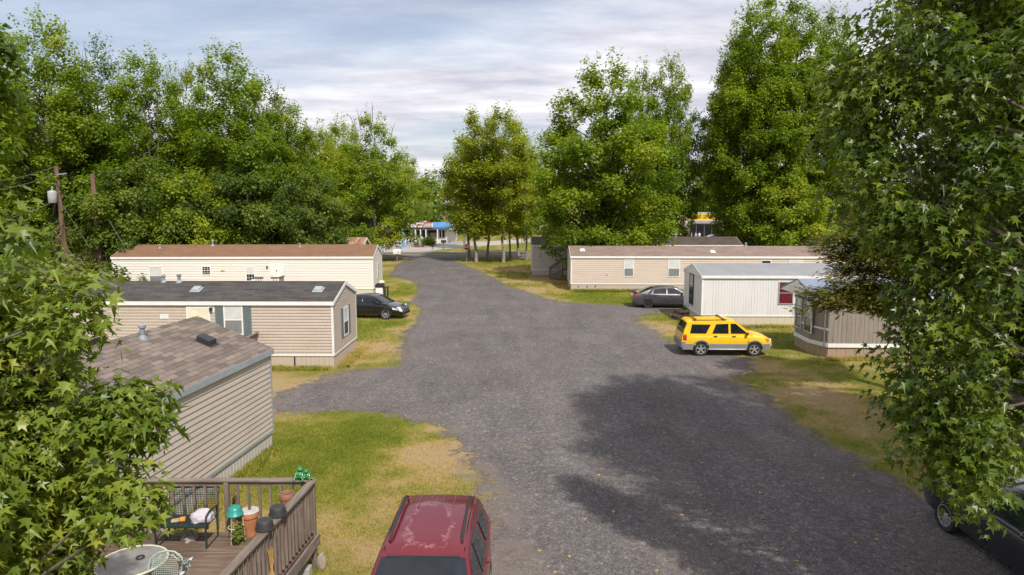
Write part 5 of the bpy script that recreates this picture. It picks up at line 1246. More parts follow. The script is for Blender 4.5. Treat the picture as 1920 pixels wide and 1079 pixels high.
for i, (u, v, h_, lean, lb) in enumerate(((254,535,2.05,-.13,'tall grey post leaning in front of the cream mobile home'),(212,536,1.2,-.02,'short grey post at the end of the cream mobile home'))):
    x, y = G(u, 553); mb = MB(); mb.bar((0,0,-.1),(lean*h_,0,h_ + .75),.16,.16,(0,1,0)); o = mb.build('wooden_post', simple('grey_post', (.2,.18,.16), .9, var=.3, scale=5), bevel=.01); o.location = (x,y,0); tag(o, lb, 'post')
leafy('climbing_weed', 'thin weed climbing by the leaning post before the cream home', 'plant', (*G(268,556),0), (.4,.3,1.1), 130, .17, M_vine, 15, hh=1.0)
# ================================================================== SIGNS, MAILBOXES, POLES
M_post = simple('sign_post', (.3,.31,.31), .5, .5)
sx_, sy_ = G(875,491); ss = empty('stop_sign', (sx_,sy_,0), R(4), 'red octagonal STOP sign on a steel post at the gravel road mouth', 'road sign')
zc = AT(875,463.5,sy_)[2]; oc = [(math.cos(R(22.5+45*k)),math.sin(R(22.5+45*k))) for k in range(8)]
mb = MB(); mb.prism([(a*.42,b*.42+zc) for a,b in oc], lambda a,b,d: (a,d,b), -.03, -.018); mb.build('sign_border', simple('sign_white', (.75,.75,.75), .5), ss)
mb = MB(); mb.prism([(a*.385,b*.385+zc) for a,b in oc], lambda a,b,d: (a,d,b), -.038, -.031); mb.build('sign_face', simple('sign_red', (.36,.006,.012), .45), ss)
text_obj('STOP', .36, simple('sign_lettering_white', (.8,.8,.8), .5), ss, Matrix.Translation((0,-.043,zc)) @ Matrix.Rotation(R(90),4,'X'), depth=.004, sx=.8)
mb = MB(); mb.box(-.035,.035,-.017,.03,-.2,zc+.38); mb.build('sign_post', M_post, ss)
def mailbox(x, y, h, mat, label, s=1.0, rz=0):
    e = empty('mailbox', (x,y,0), rz, label, 'mailbox', 'roadside mailboxes'); 
    mb = MB(); mb.box(-.06,.06,-.06,.06,-.1,h); mb.build('post', M_woodZ, e)
    mb = MB(); pts = [(-.17,0),(.17,0)]+[(.17*math.cos(a),.2+.17*math.sin(a)) for a in np.linspace(0,math.pi,9)]; mb.prism([(a*s,b*s+h+.001) for a,b in pts], lambda a,b,d: (d,a,b), -.32*s, .32*s); mb.build('box', mat, e, bevel=.008)
    mb = MB(); mb.box(.1,.28,-.2*s,-.185*s,h+.15*s,h+.2*s); mb.build('flag', M_lampred, e)
mailbox(*G(745,491), 1.0, M_white, 'white mailbox on a wooden post left of the gravel road mouth', 1.5)
mailbox(*G(832,468.5), 1.1, M_dark, 'dark mailbox across the highway on the grass strip', 1.3)
mailbox(*G(811.5,468.5), .4, M_dark, 'low dark mailbox across the highway by the driveway', .8)
def wire(mb, a, b, sag, r=.02):
    a = Vector(a); b = Vector(b); mb.tube([a.lerp(b,t) - Vector((0,0,sag*4*t*(1-t))) for t in np.linspace(0,1,13)], r, 5)
M_polew = plank_mat('brown_pole', (.12,.075,.055), (.26,.17,.125), .6, 2); M_wire = simple('grey_wire', (.12,.12,.12), .6)
def util_pole(label, base, top, r=.16):
    e = empty('utility_pole', base, 0, label, 'utility pole'); d = Vector(top)-Vector(base); d0 = Vector((0,0,-.3))
    mb = MB(); mb.tube([d0, d*.5, d], [r*1.15,r,r*.85], 12); mb.build('pole', M_polew, e, True)
    return e, d
Yp = 58; t1 = AT(105,312,Yp); b1 = (AT(122,440,Yp)[0], Yp, 0)
p1_, d1 = util_pole('leaning brown utility pole carrying a grey transformer', b1, t1, .19)
tz = Vector(AT(107,370,Yp)) - Vector(b1)
mb = MB(); mb.lathe([(.3,-.5),(.34,-.46),(.34,.42),(.3,.5),(.1,.56),(0,.57)], 18, tz+Vector((-.05,-.5,0))); mb.build('transformer', simple('transformer_grey', (.36,.37,.39), .45, var=.2), p1_, True, 45)
mb = MB(); mb.lathe([(.05,.0),(.09,.08),(.05,.16),(.09,.24),(.04,.32),(0,.33)], 10, tz+Vector((-.05,-.5,.56))); mb.build('insulator', M_white, p1_, True)
mb = MB(); mb.bar(d1*.93+Vector((0,-.1,0)), d1*.93+Vector((.9,-.1,.12)), .1, .1); mb.build('bracket', M_steel, p1_)
t2 = AT(173,326,56.5); b2 = (AT(186,440,56.5)[0], 56.5, 0); p2_, d2 = util_pole('bare weathered pole wrapped in dead vines, right of the transformer pole', b2, t2, .2)
for pe, dd_, sd_ in ((p1_,d1,1),(p2_,d2,2)):
    rg = np.random.default_rng(sd_); b_ = MB()
    for k in range(70):
        t = rg.uniform(.05,.55); a = rg.uniform(0,6.28); c0 = dd_*t; ln = rg.uniform(.6,2.2)
        b_.tube([c0+Vector((.2*math.cos(a),.2*math.sin(a),0)), c0+Vector((.6*math.cos(a)+rg.normal(0,.2),.6*math.sin(a),-.35*ln)), c0+Vector((.85*math.cos(a)+rg.normal(0,.3),.8*math.sin(a),-ln))], [.03,.022,.01], 4)
    b_.build('dead_vine', simple('dead_vine', (.17,.115,.08), .9, var=.4, scale=4), pe, True, fix=False)
def wires(label, segs, r=.022):
    mb = MB()
    for s_ in segs: wire(mb, *s_, r)
    tag(mb.build('overhead_wire', M_wire, None, True, fix=False), label, 'wire')
wires('pair of grey wires running left from the top of the leaning pole', [(AT(105,312,58),AT(-120,345,50),.5),(AT(108,325,58),AT(-120,365,50),.5)])
wires('grey wire running left past the transformer', [(AT(108,375,58),AT(-100,425,48),.5)])
wires('grey wires running from the leaning pole down to the vine covered pole', [(AT(112,362,58),AT(178,375,56.5),.3),(AT(120,408,58),AT(40,440,50),.2),(AT(120,420,58),AT(45,452,50),.2)], .02)
wires('guy wires slanting from the two brown poles into the bushes', [(AT(117,385,58),AT(165,460,54),0),(AT(180,372,56.5),AT(232,460,54),0)], .02)
Yq = 146; base = (XA(781,Yq), Yq, 0); ue, ud = util_pole('grey utility pole with white transformers behind the blue roofed shop', base, AT(778,371,Yq), .2)
for dx_ in (-.45,.45): mb = MB(); mb.lathe([(.22,-.5),(.25,-.45),(.25,.4),(0,.5)], 12, Vector(AT(778.5,382,Yq))-Vector(base)+Vector((dx_,-.3,0))); mb.build('transformer', M_white, ue, True, 45)
wires('dark wires crossing behind the blue roofed shop', [(AT(779,395,Yq),AT(930,402,Yq),.5),(AT(779,400,Yq),AT(930,405,Yq),.5),(AT(779,381,Yq),AT(930,384,Yq),.5),(AT(779,384,Yq),AT(850,425,Yq+2),.1)], .035)
# ================================================================== SHOPS
YS = 131.0; X_ = lambda u, Y=YS: (u-960)/F*Y*1.003; Z_ = lambda v, Y=YS: AT(960, v, Y)[2]
sp = empty('roadside_shop', (0,0,0), 0, 'low white shop with blue roof and red lettered signs across the highway', 'shop')
M_stucco = siding_mat('pale_stucco', (.62,.58,.56), (.4,.34,.3), .3, True); M_blue = simple('blue_fascia', (.06,.2,.42), .5, var=.25, scale=.8); M_bluep = simple('blue_post', (.1,.34,.6), .5, var=.15)
x0, x1, xr = X_(690), X_(838), X_(857,140)
w = MB(); w.prism([(x0,YS),(x1,YS),(xr,141),(x0-2,141)], lambda a,b,d: (a,b,d), 0, 3.3); w.build('wall', M_stucco, sp)
mb = MB(); mb.prism([(X_(813),YS-1.6),(X_(842),YS-1.6),(X_(856),YS+4),(X_(856),YS+8),(X_(813),YS+8)], lambda a,b,d: (a,b,d), 2.85, 3.1); 
mb.add([(X_(813),YS-1.6,2.85),(X_(842),YS-1.6,2.85),(X_(848),YS-.4,3.98),(X_(813),YS-.4,3.98),(X_(813),YS-1.4,2.85),(X_(842),YS-1.4,2.85),(X_(848),YS-.1,3.98),(X_(813),YS-.1,3.98)], [(0,1,2,3),(7,6,5,4),(0,4,5,1),(1,5,6,2),(2,6,7,3),(3,7,4,0)]); mb.build('awning', M_blue, sp)
mb = MB(); mb.box(x0,X_(813)-.01,YS-1.5,YS+8,2.72,3.0); mb.build('canopy', simple('canopy_brown', (.14,.1,.09), .8), sp)
mb = MB(); mb.box(x0,X_(840),YS+.3,YS+9,3.301,3.6); mb.build('roof', simple('shop_roof', (.3,.29,.29), .9), sp)
M_signw = simple('sign_panel', (.72,.68,.66), .5); M_signr = simple('sign_red_letters', (.42,.03,.03), .5)
for (ua, ub, lines) in ((779.5,795,[('TIMES',.62,0)]),(796,812.5,[('MARKET',.46,.22),('& MORE',.42,-.25)]),(740,778.5,[])):
    mb = MB(); z0_, z1_ = Z_(426.5,YS-1.6), Z_(417.5 if lines else 418.8,YS-1.6); mb.box(X_(ua,YS-1.6),X_(ub,YS-1.6),YS-1.75,YS-1.55,z0_,z1_); o = mb.build('sign_panel', M_signw, sp)
    for tx_, sz_, dz_ in lines: text_obj(tx_, sz_, M_signr, o, Matrix.Translation(((X_(ua,YS-1.6)+X_(ub,YS-1.6))/2,YS-1.77,(z0_+z1_)/2+dz_)) @ Matrix.Rotation(R(90),4,'X'), sx=.85, depth=.01)
    if lines: mb = MB(); mb.box(X_(ua,YS-1.6)-.06,X_(ub,YS-1.6)+.06,YS-1.79,YS-1.5,z1_+.003,z1_+.08); mb.build('sign_frame', M_signr, sp)
for ua, ub in ((742,757),(758,772),(774,781),(782,790.5),(791.5,800.5),(801.5,820.5)):
    mb = MB(); mb.box(X_(ua),X_(ub),YS-.05,YS-.005,.95,2.55); o = mb.build('window', M_white, sp); mb = MB(); mb.box(X_(ua)+.08,X_(ub)-.08,YS-.07,YS-.052,1.03,2.47); mb.build('pane', M_glass, o)
mb = MB(); mb.box(X_(808.5),X_(820),YS-.1,YS-.072,.97,1.95); mb.build('window_board', simple('brown_board', (.33,.2,.12), .7), sp)
for ua, ub in ((824,828.5),(829.5,835)):
    mb = MB(); mb.box(X_(ua),X_(ub),YS-.05,YS-.005,1.0,2.5); o = mb.build('window', M_white, sp); mb = MB(); mb.box(X_(ua)+.06,X_(ub)-.06,YS-.07,YS-.052,1.06,2.44); mb.build('pane', M_glass, o)
for u in (781.5,791,801,822.5): mb = MB(); mb.box(X_(u)-.08,X_(u)+.08,YS-1.45,YS-1.3,0,2.72); mb.build('post', M_white, sp)
mb = MB(); mb.box(X_(833),X_(852),YS-.8,YS+4,2.6,2.78); mb.build('side_canopy', simple('cream_fascia', (.6,.55,.36), .6), sp)
mb = MB(); mb.lathe([(.75,0),(.75,.35),(.55,.6),(0,.75)], 14, (X_(794),YS+2,3.6)); mb.build('roof_vent', M_galv, sp, True, 40)
# pole sign, marquee, boxes and planting before the shop
bx, by = G(756,464.5); ps = empty('pole_sign', (bx,by,0), 0, 'tall blue sign pole with a pale blue arrow at its top', 'sign pole')
mb = MB(); mb.box(-.2,.2,-.2,.2,-.2,Z_(409,by)); mb.build('pole', M_bluep, ps)
mb = MB(); mb.prism([(-.1,Z_(416,by)),(.9,Z_(415,by)),(.05,Z_(409.5,by))], lambda a,b,d: (a,d,b), -.32, -.22); mb.build('arrow', simple('pale_blue_sign', (.2,.5,.7), .5), ps)
bx, by = G(764,461); mq = empty('notice_board', (bx,by,0), 0, 'tan notice board on pale blue posts before the blue roofed shop', 'sign')
mb = MB(); mb.box(-.14,.14,-.14,.14,-.1,1.9); mb.build('post', M_bluep, mq); mb = MB(); mb.box(1.0,1.12,-.06,.06,-.1,1.0); mb.build('post', M_steel, mq)
mb = MB(); mb.box(.2,1.15,-.1,.0,.55,1.65)
for k in range(4): mb.box(.26,1.09,-.115,-.101,.66+k*.25,.82+k*.25)
mb.build('board', simple('tan_board', (.5,.36,.25), .7, var=.3, scale=6), mq)
for u, lb in ((783.5,'white cabinet before the shop windows, left of the round shrub'),(791.5,'white cabinet before the shop windows, touching the round shrub')):
    x, y = X_(u,122), 122; e = empty('white_cabinet', (x,y,0), 0, lb, 'cabinet', 'white cabinets before the shop'); mb = MB(); mb.box(-.25,.25,-.25,.25,0,1.55); mb.build('cabinet', M_white, e, bevel=.03); mb = MB(); mb.box(-.19,.19,-.27,-.252,.9,1.4); mb.build('panel', M_galv, e)
leafy('round_shrub', 'dense rounded green shrub in front of the blue roofed shop', 'shrub', (X_(804,122),122,0), (1.25,1.1,.9), 2600, .22, M_leaf, 31, tmpl=QUAD, tmu=.5)
leafy('flowering_plant', 'yellow leaved plant at the shop driveway edge', 'plant', (X_(781,119),119,0), (.55,.5,.6), 300, .2, M_vine, 33, tmpl=QUAD, tmu=.75)
leafy('flowering_plant', 'low mixed flowers under the notice board by the shop', 'plant', (X_(787,117),117,0), (1.2,.6,.22), 300, .16, leaf_mat('flower_petals', [(0,(.05,.1,.02)),(.4,(.2,.06,.25)),(.7,(.5,.12,.05)),(1,(.5,.4,.06))], .3), 34, tmpl=QUAD, tmu=.5)
# large shop with the yellow sign
YD = 143.5; dg = empty('large_shop', (0,0,0), 0, 'large beige shop with a yellow lettered sign beyond the parking lot', 'shop')
xa, xb = X_(1245,YD), X_(1440,YD); M_beige = siding_mat('beige_block_wall', (.5,.45,.37), (.35,.3,.25), .3, True)
w = MB(); w.box(xa,xb,YD,YD+25,0,5.2); w.build('wall', M_beige, dg)
w = MB(); w.box(xa-.2,xb+.2,YD-.15,YD+25.2,5.2,5.6); w.build('roof', simple('grey_coping', (.3,.3,.3), .7), dg)
w = MB(); w.box(X_(1288,YD),X_(1352,YD),YD-2.4,YD-.01,3.5,3.95); w.build('canopy', simple('canopy_grey', (.3,.28,.27), .7), dg)
w = MB(); w.box(X_(1284.5,YD-2.4),X_(1344,YD-2.4),YD-2.55,YD-2.3,Z_(413,YD-2.4),Z_(401.5,YD-2.4)); sg_ = w.build('sign_panel', simple('yellow_sign', (.75,.5,.008), .45, var=.05), dg)
text_obj('DOLLAR GENERAL', .98, simple('black_letters', (.03,.02,.01), .6), sg_, Matrix.Translation(((X_(1284.5,YD-2.4)+X_(1344,YD-2.4))/2,YD-2.57,Z_(407.3,YD-2.4))) @ Matrix.Rotation(R(90),4,'X'), sx=.72, depth=.01)
w = MB(); w.box(X_(1291,YD),X_(1345,YD),YD-.1,YD-.02,0,3.2); w.build('door', M_dark, dg); 
for u in (1291,1303,1318,1332,1345): w = MB(); w.box(X_(u,YD)-.06,X_(u,YD)+.06,YD-.16,YD-.101,0,3.2); w.build('door_frame', M_steel, dg)
w = MB(); w.box(X_(1292,YD),X_(1344,YD),YD-.15,YD-.105,2.6,3.1); w.build('door_banner', simple('navy_panel', (.03,.04,.1), .5), dg)
for u in (1290,1350): w = MB(); w.box(X_(u,YD-2.2)-.15,X_(u,YD-2.2)+.15,YD-2.35,YD-2.05,0,3.5); w.build('post', simple('brown_column', (.16,.1,.07), .7), dg)
for u, lb in ((1245,'red ice cabinet outside the large shop, nearer the leaves'),(1252,'red ice cabinet outside the large shop, nearer the trunk')):
    e = empty('red_cabinet', (X_(u,137),137,0), 0, lb, 'cabinet', 'red cabinets outside the large shop'); mb = MB(); mb.box(-.36,.36,-.35,.35,0,1.75); mb.build('cabinet', simple('cabinet_red', (.5,.02,.02), .4), e, bevel=.03); mb = MB(); mb.box(-.36,.36,-.35,.35,1.78,2.25); mb.build('header', simple('cabinet_cream', (.65,.5,.42), .5), e, bevel=.03); mb = MB(); mb.box(-.26,.26,-.37,-.352,.9,1.3); mb.build('panel', M_white, e)
# delivery truck with the round emblem
te = empty('delivery_truck', (X_(1612,122),122,0), R(4), 'blue sided delivery truck with red white and blue round emblem', 'truck')
M_tblue = simple('truck_blue', (.02,.16,.42), .4, var=.45, scale=.5)
mb = MB(); mb.box(0,8.2,0,2.4,1.0,3.75); mb.build('cargo_box', M_tblue, te, bevel=.03)
mb = MB(); mb.box(.02,8.2,-.012,-.002,3.5,3.74); mb.build('upper_stripe', simple('deep_blue', (.015,.05,.2), .4), te)
def disc_piece(name, lo, hi, mat, d):
    pts_u = []; pts_l = []
    for t in np.linspace(-1, 1, 25):
        h_ = math.sqrt(max(0, 1-t*t)); pts_u.append((t, min(h_, max(-h_, hi(t))))); pts_l.append((t, max(-h_, min(h_, lo(t)))))
    poly = pts_u + pts_l[::-1]; mb = MB(); cx_, cz_, r_ = 2.75, 2.75, .78
    n = 25; vs = [(cx_+a*r_, -d, cz_+b*r_) for a,b in pts_u] + [(cx_+a*r_, -d, cz_+b*r_) for a,b in pts_l] + [(cx_+a*r_, -d+.01, cz_+b*r_) for a,b in pts_u] + [(cx_+a*r_, -d+.01, cz_+b*r_) for a,b in pts_l]
    mb.add(vs, [(i,i+1,n+i+1,n+i) for i in range(n-1)] + [(2*n+i,2*n+i+1,i+1,i) for i in range(n-1)] + [(n+i,n+i+1,3*n+i+1,3*n+i) for i in range(n-1)]); mb.build(name, mat, te)
disc_piece('emblem_disc', lambda t: -2, lambda t: 2, simple('emblem_white', (.75,.75,.78), .4), .026)
disc_piece('emblem_top', lambda t: .18+.28*math.sin(2.2*t+.2), lambda t: 2, simple('emblem_red', (.55,.02,.02), .4), .04)
disc_piece('emblem_bottom', lambda t: -2, lambda t: -.38+.22*math.sin(2.2*t+.1), simple('emblem_blue', (.01,.06,.3), .4), .04)
mb = MB(); mb.prism([(8.3,.5),(10.2,.5),(10.3,1.4),(9.8,2.5),(8.3,2.6)], lambda a,z,d: (a,d,z), .1, 2.3); mb.build('cab', M_white, te, bevel=.05)
tm_, rm_, dm_ = wheel_mesh(.48,.3,'steel')
for x in (1.6,2.7,9.0):
    for y in (.2,2.2):
        w = bpy.data.objects.new('wheel', tm_); COL.objects.link(w); w.parent = te; w.location = (x,y,.48); q = bpy.data.objects.new('rim', rm_); COL.objects.link(q); q.parent = w
# far field fence
fe = empty('field_fence', (0,0,0), 0, 'dark rail fence across the far field on the right', 'fence')
for k in range(26):
    x = 150+k*8; mb = MB(); mb.box(x-.15,x+.15,399.85,400.15,-.2,2.4); mb.build('post', M_woodZ, fe)
mb = MB()
for z in (.7,1.4,2.1): mb.box(150,350,399.7,399.84,z,z+.25)
mb.build('rail', M_wood, fe)
# framed panel behind H2
x, y, z = AT(174,527,44); fp_ = empty('framed_panel', (x,y,0), R(10), 'tilted dark panel in a pale frame behind the charcoal roof', 'panel')
mb = MB(); M4 = Matrix.Translation((0,0,z)) @ Matrix.Rotation(R(-12),4,'Y') @ Matrix.Rotation(R(20),4,'X')
c4 = lambda a,b,d: M4 @ Vector((a,d,b)); mb.prism([(-.42,-.2),(.42,-.2),(.42,.2),(-.42,.2)], c4, -.03, .0); mb.build('panel', M_dark, fp_)
mb = MB()
for p_ in ([(-.48,-.26),(.48,-.26),(.48,-.2),(-.48,-.2)],[(-.48,.2),(.48,.2),(.48,.26),(-.48,.26)],[(-.48,-.2),(-.42,-.2),(-.42,.2),(-.48,.2)],[(.42,-.2),(.48,-.2),(.48,.2),(.42,.2)]): mb.prism(p_, c4, -.05, .02)
mb.build('frame', M_galv, fp_); 
for sx_ in (-.35,.35): mb = MB(); mb.bar((sx_,.05,0),(sx_,.05,z+.05),.06,.06); mb.build('leg', M_steel, fp_)
# people at the shop entrance
def person(x, y, rz, shirt, pants, hair, label):
    sk = bpy.data.meshes.new('person'); V = [(0,0,.95),(0,0,1.18),(0,0,1.42),(0,0,1.52),(0,-.01,1.64),(0,-.01,1.74),(.1,0,.9),(.11,-.02,.5),(.1,.02,.08),(.1,-.12,.04),(-.1,0,.9),(-.11,.03,.5),(-.1,.06,.08),(-.1,-.08,.04),(.19,0,1.4),(.24,.02,1.12),(.22,-.08,.88),(.22,-.11,.8),(-.19,0,1.4),(-.24,.02,1.12),(-.22,-.08,.88),(-.22,-.11,.8)]
    E_ = [(0,1),(1,2),(2,3),(3,4),(4,5),(0,6),(6,7),(7,8),(8,9),(0,10),(10,11),(11,12),(12,13),(2,14),(14,15),(15,16),(16,17),(2,18),(18,19),(19,20),(20,21)]
    rr = [.15,.14,.15,.06,.1,.08,.1,.07,.05,.045,.1,.07,.05,.045,.07,.05,.035,.04,.07,.05,.035,.04]
    sk.from_pydata(V, E_, []); o = bpy.data.objects.new('person', sk); COL.objects.link(o)
    s = o.modifiers.new('s', 'SKIN'); 
    for i, r_ in enumerate(rr): sk.skin_vertices[0].data[i].radius = (r_, r_*.8)
    sk.skin_vertices[0].data[0].use_root = True
    o.modifiers.new('u', 'SUBSURF').levels = 1
    bpy.context.view_layer.update(); me = bpy.data.meshes.new_from_object(o.evaluated_get(bpy.context.evaluated_depsgraph_get())); o.modifiers.clear(); o.data = me
    for m_ in (M_skin, shirt, pants, hair): me.materials.append(m_)
    for p_ in me.polygons:
        c = p_.center; p_.material_index = 3 if (c.z > 1.7 or (c.z > 1.58 and c.y > .03)) else 0 if c.z > 1.5 or (abs(c.x) > .17 and c.z < 1.2) else 1 if c.z > .93 else 2 if c.z > .1 else 3
        p_.use_smooth = True
    o.location = (x,y,0); o.rotation_euler = (0,0,rz); tag(o, label, 'person', 'people outside the large shop')
M_skin = simple('skin', (.5,.32,.24), .6); M_hair = simple('dark_hair', (.03,.02,.015), .7); M_jeans = simple('jeans', (.06,.08,.13), .8)
person(X_(1303,139),139,.2, simple('lilac_shirt', (.45,.3,.45), .8), M_jeans, M_hair, 'person in a lilac top walking at the large shop entrance')
person(X_(1309.5,140),140,2.8, simple('white_shirt', (.7,.7,.7), .8), simple('tan_trousers', (.35,.27,.18), .8), M_hair, 'person in white top and tan trousers by the shop door')
person(X_(1295,138),138,1.2, simple('mustard_shirt', (.45,.36,.12), .8), simple('grey_trousers', (.2,.2,.2), .8), M_hair, 'person in a mustard top beside the shop canopy post')
# ================================================================== TREES
P_round = [(.07,.55),(.15,.85),(.35,1),(.55,.95),(.75,.75),(.9,.45),(1,.12)]
P_tall = [(.1,.5),(.25,.8),(.45,1),(.65,.9),(.82,.65),(.94,.35),(1,.1)]
P_cone = [(.12,.8),(.3,1),(.5,.85),(.7,.62),(.87,.36),(1,.08)]
P_slim = [(.2,.5),(.4,.9),(.6,1),(.78,.8),(.92,.45),(1,.12)]
P_low = [(.12,.8),(.3,1),(.55,1),(.75,.85),(.92,.5),(1,.15)]
# key, seed, height, radius, profile, boughs, bough radius, sprays per bough, leaves per spray; x = (leaf, spray radius)
def TP(key, seed, H, Rad, profile, nb, br, subs, lpc, mat, bark, tr, leaf=.3, cs=.5, **kw): tree_proto(key, seed, H, Rad, profile, nb, br, subs, lpc, mat, bark, tr, x=(leaf, cs), **kw)
TP('round', 11, 20.3, 6.0, P_round, 105, 1.2, 32, 24, M_leaf, M_barkdark, .36, leaf=.225, cs=.45, base_t=.1, frac=.9, leaders=110, lead_len=1.7, up=.35, forks=3, tmu=.55)
TP('tall', 12, 29, 4.6, P_tall, 120, 1.15, 32, 24, M_leaf, M_barkdark, .4, leaf=.225, cs=.48, base_t=.1, frac=.9, leaders=130, lead_len=2.4, up=.5, forks=3, tmu=.53)
TP('mixed', 13, 23, 5.0, P_tall, 78, 1.2, 32, 24, M_leaf, M_bark, .32, leaf=.225, cs=.46, base_t=.2, frac=1, leaders=90, lead_len=1.9, up=.4, forks=2, tmu=.55, topthin=.15)
TP('sparse', 14, 23, 4.6, P_slim, 54, 1.0, 24, 21, M_leafD, M_bark, .3, leaf=.225, base_t=.2, frac=1, leaders=60, lead_len=1.8, up=.35, forks=3, twigs=5, tmu=.62, topthin=.15)
TP('bare_top', 15, 19.5, 5.6, P_cone, 72, 1.1, 30, 22, M_leaf, M_bark, .34, base_t=.15, leaf=.225, cs=.45, frac=1, leaders=60, lead_len=1.8, up=.3, forks=3, twigs=9, tmu=.66, topthin=.45)
TP('low_dark', 16, 10.6, 5.2, P_low, 62, 1.15, 34, 25, M_leafD, M_barkdark, .28, base_t=.1, leaf=.225, frac=.6, leaders=20, lead_len=.8, up=.3, tmu=.6)
TP('low_bright', 17, 10, 3.7, P_low, 40, 1.0, 30, 24, M_leaf, M_barkdark, .26, base_t=.22, leaf=.225, frac=.8, leaders=16, lead_len=.8, up=.3, forks=3, tmu=.75)
TP('slim_yellow', 18, 18.5, 3.0, P_slim, 40, .8, 22, 20, M_leafY, M_barkpale, .15, base_t=.25, leaf=.225, frac=1, leaders=60, lead_len=1.6, up=.4, tmu=.74, topthin=.1)
TP('slim_green', 19, 17, 3.1, P_slim, 38, .8, 22, 20, M_leaf, M_barkpale, .15, base_t=.2, leaf=.225, frac=1, leaders=45, lead_len=1.5, up=.4, tmu=.78, topthin=.1)
TP('bright', 20, 16.5, 4.5, P_round, 62, 1.1, 30, 24, M_leaf, M_bark, .26, base_t=.1, leaf=.225, frac=.8, leaders=70, lead_len=1.7, up=.35, forks=2, tmu=.7)
def tpos(u, Y): return X_(u, Y), Y
def T(key, u, Y, label, top=None, s=1.0, **k):
    H = {'round':20.3,'tall':29,'mixed':23,'sparse':23,'bare_top':19.5,'low_dark':10.6,'low_bright':10,'slim_yellow':18.5,'slim_green':17,'bright':16.5}[key]
    x, y = tpos(u, Y); sz = None
    if top is not None: sz = (AT(960, top, Y)[2])/(H*1.03)
    return tree(key, x, y, label, s=s*(1 if sz is None else 1), sz=sz, **k)
gl_ = 'trees behind the cream mobile home'
T('mixed', 110, 62, 'tallest leafy tree at the far left of the left row, behind the transformer pole', 28, 1.0, group=gl_)
T('sparse', 130, 66, 'dark thin-leaved tree with sky showing through, behind the two leaning poles', 120, 1.1, group=gl_)
T('sparse', 215, 70, 'thin dark tree with brownish top between the tallest left trees', 84, .85, group=gl_)
T('mixed', 292, 66, 'dense leafy tree above the dark low tree behind the cream mobile home', 92, .92, group=gl_, rz=2.0)
T('bare_top', 362, 70, 'leafy tree with bare grey twigs standing above its crown', 112, .75, group=gl_)
T('mixed', 448, 66, 'tall leafy tree with two peaks above the middle of the cream roof', 86, .95, group=gl_, rz=4.0)
T('sparse', 505, 74, 'thin open-crowned tree just right of the twin-peaked tree', 150, .9, group=gl_)
T('mixed', 545, 72, 'leafy tree sloping down to the right end of the left row', 190, .8, group=gl_, rz=5.2)
T('low_dark', 300, 60, 'low dark green tree bulging behind the left half of the cream home', 306, 1.0, group=gl_)
T('low_bright', 372, 59, 'low bright green tree right of the low dark one', 325, .85, group=gl_)
T('low_dark', 470, 63, 'shadowy low tree behind the cream home doorway', 300, .95, group=gl_, rz=3.0)
T('low_dark', 560, 66, 'low dark tree above the rust streaked shed', 330, .8, group=gl_, rz=1.0)
T('bright', 598, 84, 'bright green tree left of the bare-topped roadside tree', 238, 1.0, group=gl_)
T('bright', 645, 98, 'taller green tree behind the bright one near the road', 228, 1.05, group=gl_, rz=2.2)
T('bare_top', 706, 88, 'roadside tree with thin bare-branched top beside the gravel road mouth', 206, 1.0, group=gl_, rz=.7)
T('bright', 760, 150, 'distant green tree rising left of the shop utility pole', 285, 1.1, group='trees behind the blue roofed shop')
T('low_dark', 60, 70, 'dark low tree left of the transformer pole', 300, 1.0, group=gl_, rz=2.5)
T('low_dark', 235, 72, 'dark tree crown behind the vine covered pole', 285, .9, group=gl_, rz=.4)
T('mixed', 20, 76, 'leafy tree rising behind the left frame edge tree', 120, .95, group=gl_, rz=1.1)
gr_ = 'slender trees by the stop sign'
T('slim_yellow', 893, 85.5, 'slender pale-trunked yellowing tree just right of the stop sign', 214, 1.2, group=gr_)
T('slim_green', 880, 92, 'dark-trunked tree directly behind the stop sign', 260, 1.15, group=gr_)
T('slim_yellow', 914, 88, 'second slender yellowing tree, between the stop sign trunk and the paired trunks', 225, 1.1, group=gr_, rz=2.2)
T('slim_yellow', 944, 84, 'pale trunk nearest the gravel of the paired slender trees', 206, 1.15, group=gr_, rz=4.4)
T('slim_green', 957, 90, 'darker trunk of the paired slender trees', 225, .9, group=gr_, rz=1.2)
T('slim_green', 987, 88, 'thin young tree beside the shaded beige mobile home', 270, .75, group=gr_, rz=3.2)
T('slim_green', 872, 113, 'bright tree beyond the highway right of the blue roofed shop', 255, 1.1, group=gr_, rz=2.7)
T('slim_yellow', 972, 96, 'yellowing tree standing behind the thin young one', 235, 1.2, group=gr_, rz=5.6)
gh_ = 'tall trees behind the homes on the right'
T('round', 1128, 64, 'big round-crowned maple overhanging the shaded mobile home roof', 118, 1.08, group=gh_)
T('mixed', 1252, 79, 'upright tree whose trunk stands left of the yellow shop sign', 104, .7, group=gh_, rz=3.3)
T('round', 1196, 80, 'dense tree behind the right shoulder of the big round maple', 130, .6, group=gh_, rz=2.6)
T('tall', 1374, 77, 'tall tree with stepped top just right of the yellow shop sign', 45, .8, group=gh_)
T('tall', 1408, 74, 'tallest spired tree of the right hand row', -14, .95, group=gh_, rz=2.0)
T('tall', 1480, 76, 'spired tree second in height, above the low forked tree', -6, .95, group=gh_, rz=4.0)
T('tall', 1545, 80, 'tall tree beside the overhanging sweetgum', 20, .85, group=gh_, rz=5.0)
T('low_bright', 1474, 72, 'low bright green tree with dark forked trunk behind the beige roof', 342, 1.05, group=gh_)
T('mixed', 1600, 92, 'green tree glimpsed through gaps in the sweetgum', 150, .8, group=gh_, rz=.9)
T('bright', 1520, 130, 'distant tree at the edge of the far field', 335, .7, group=gh_, rz=2.9)
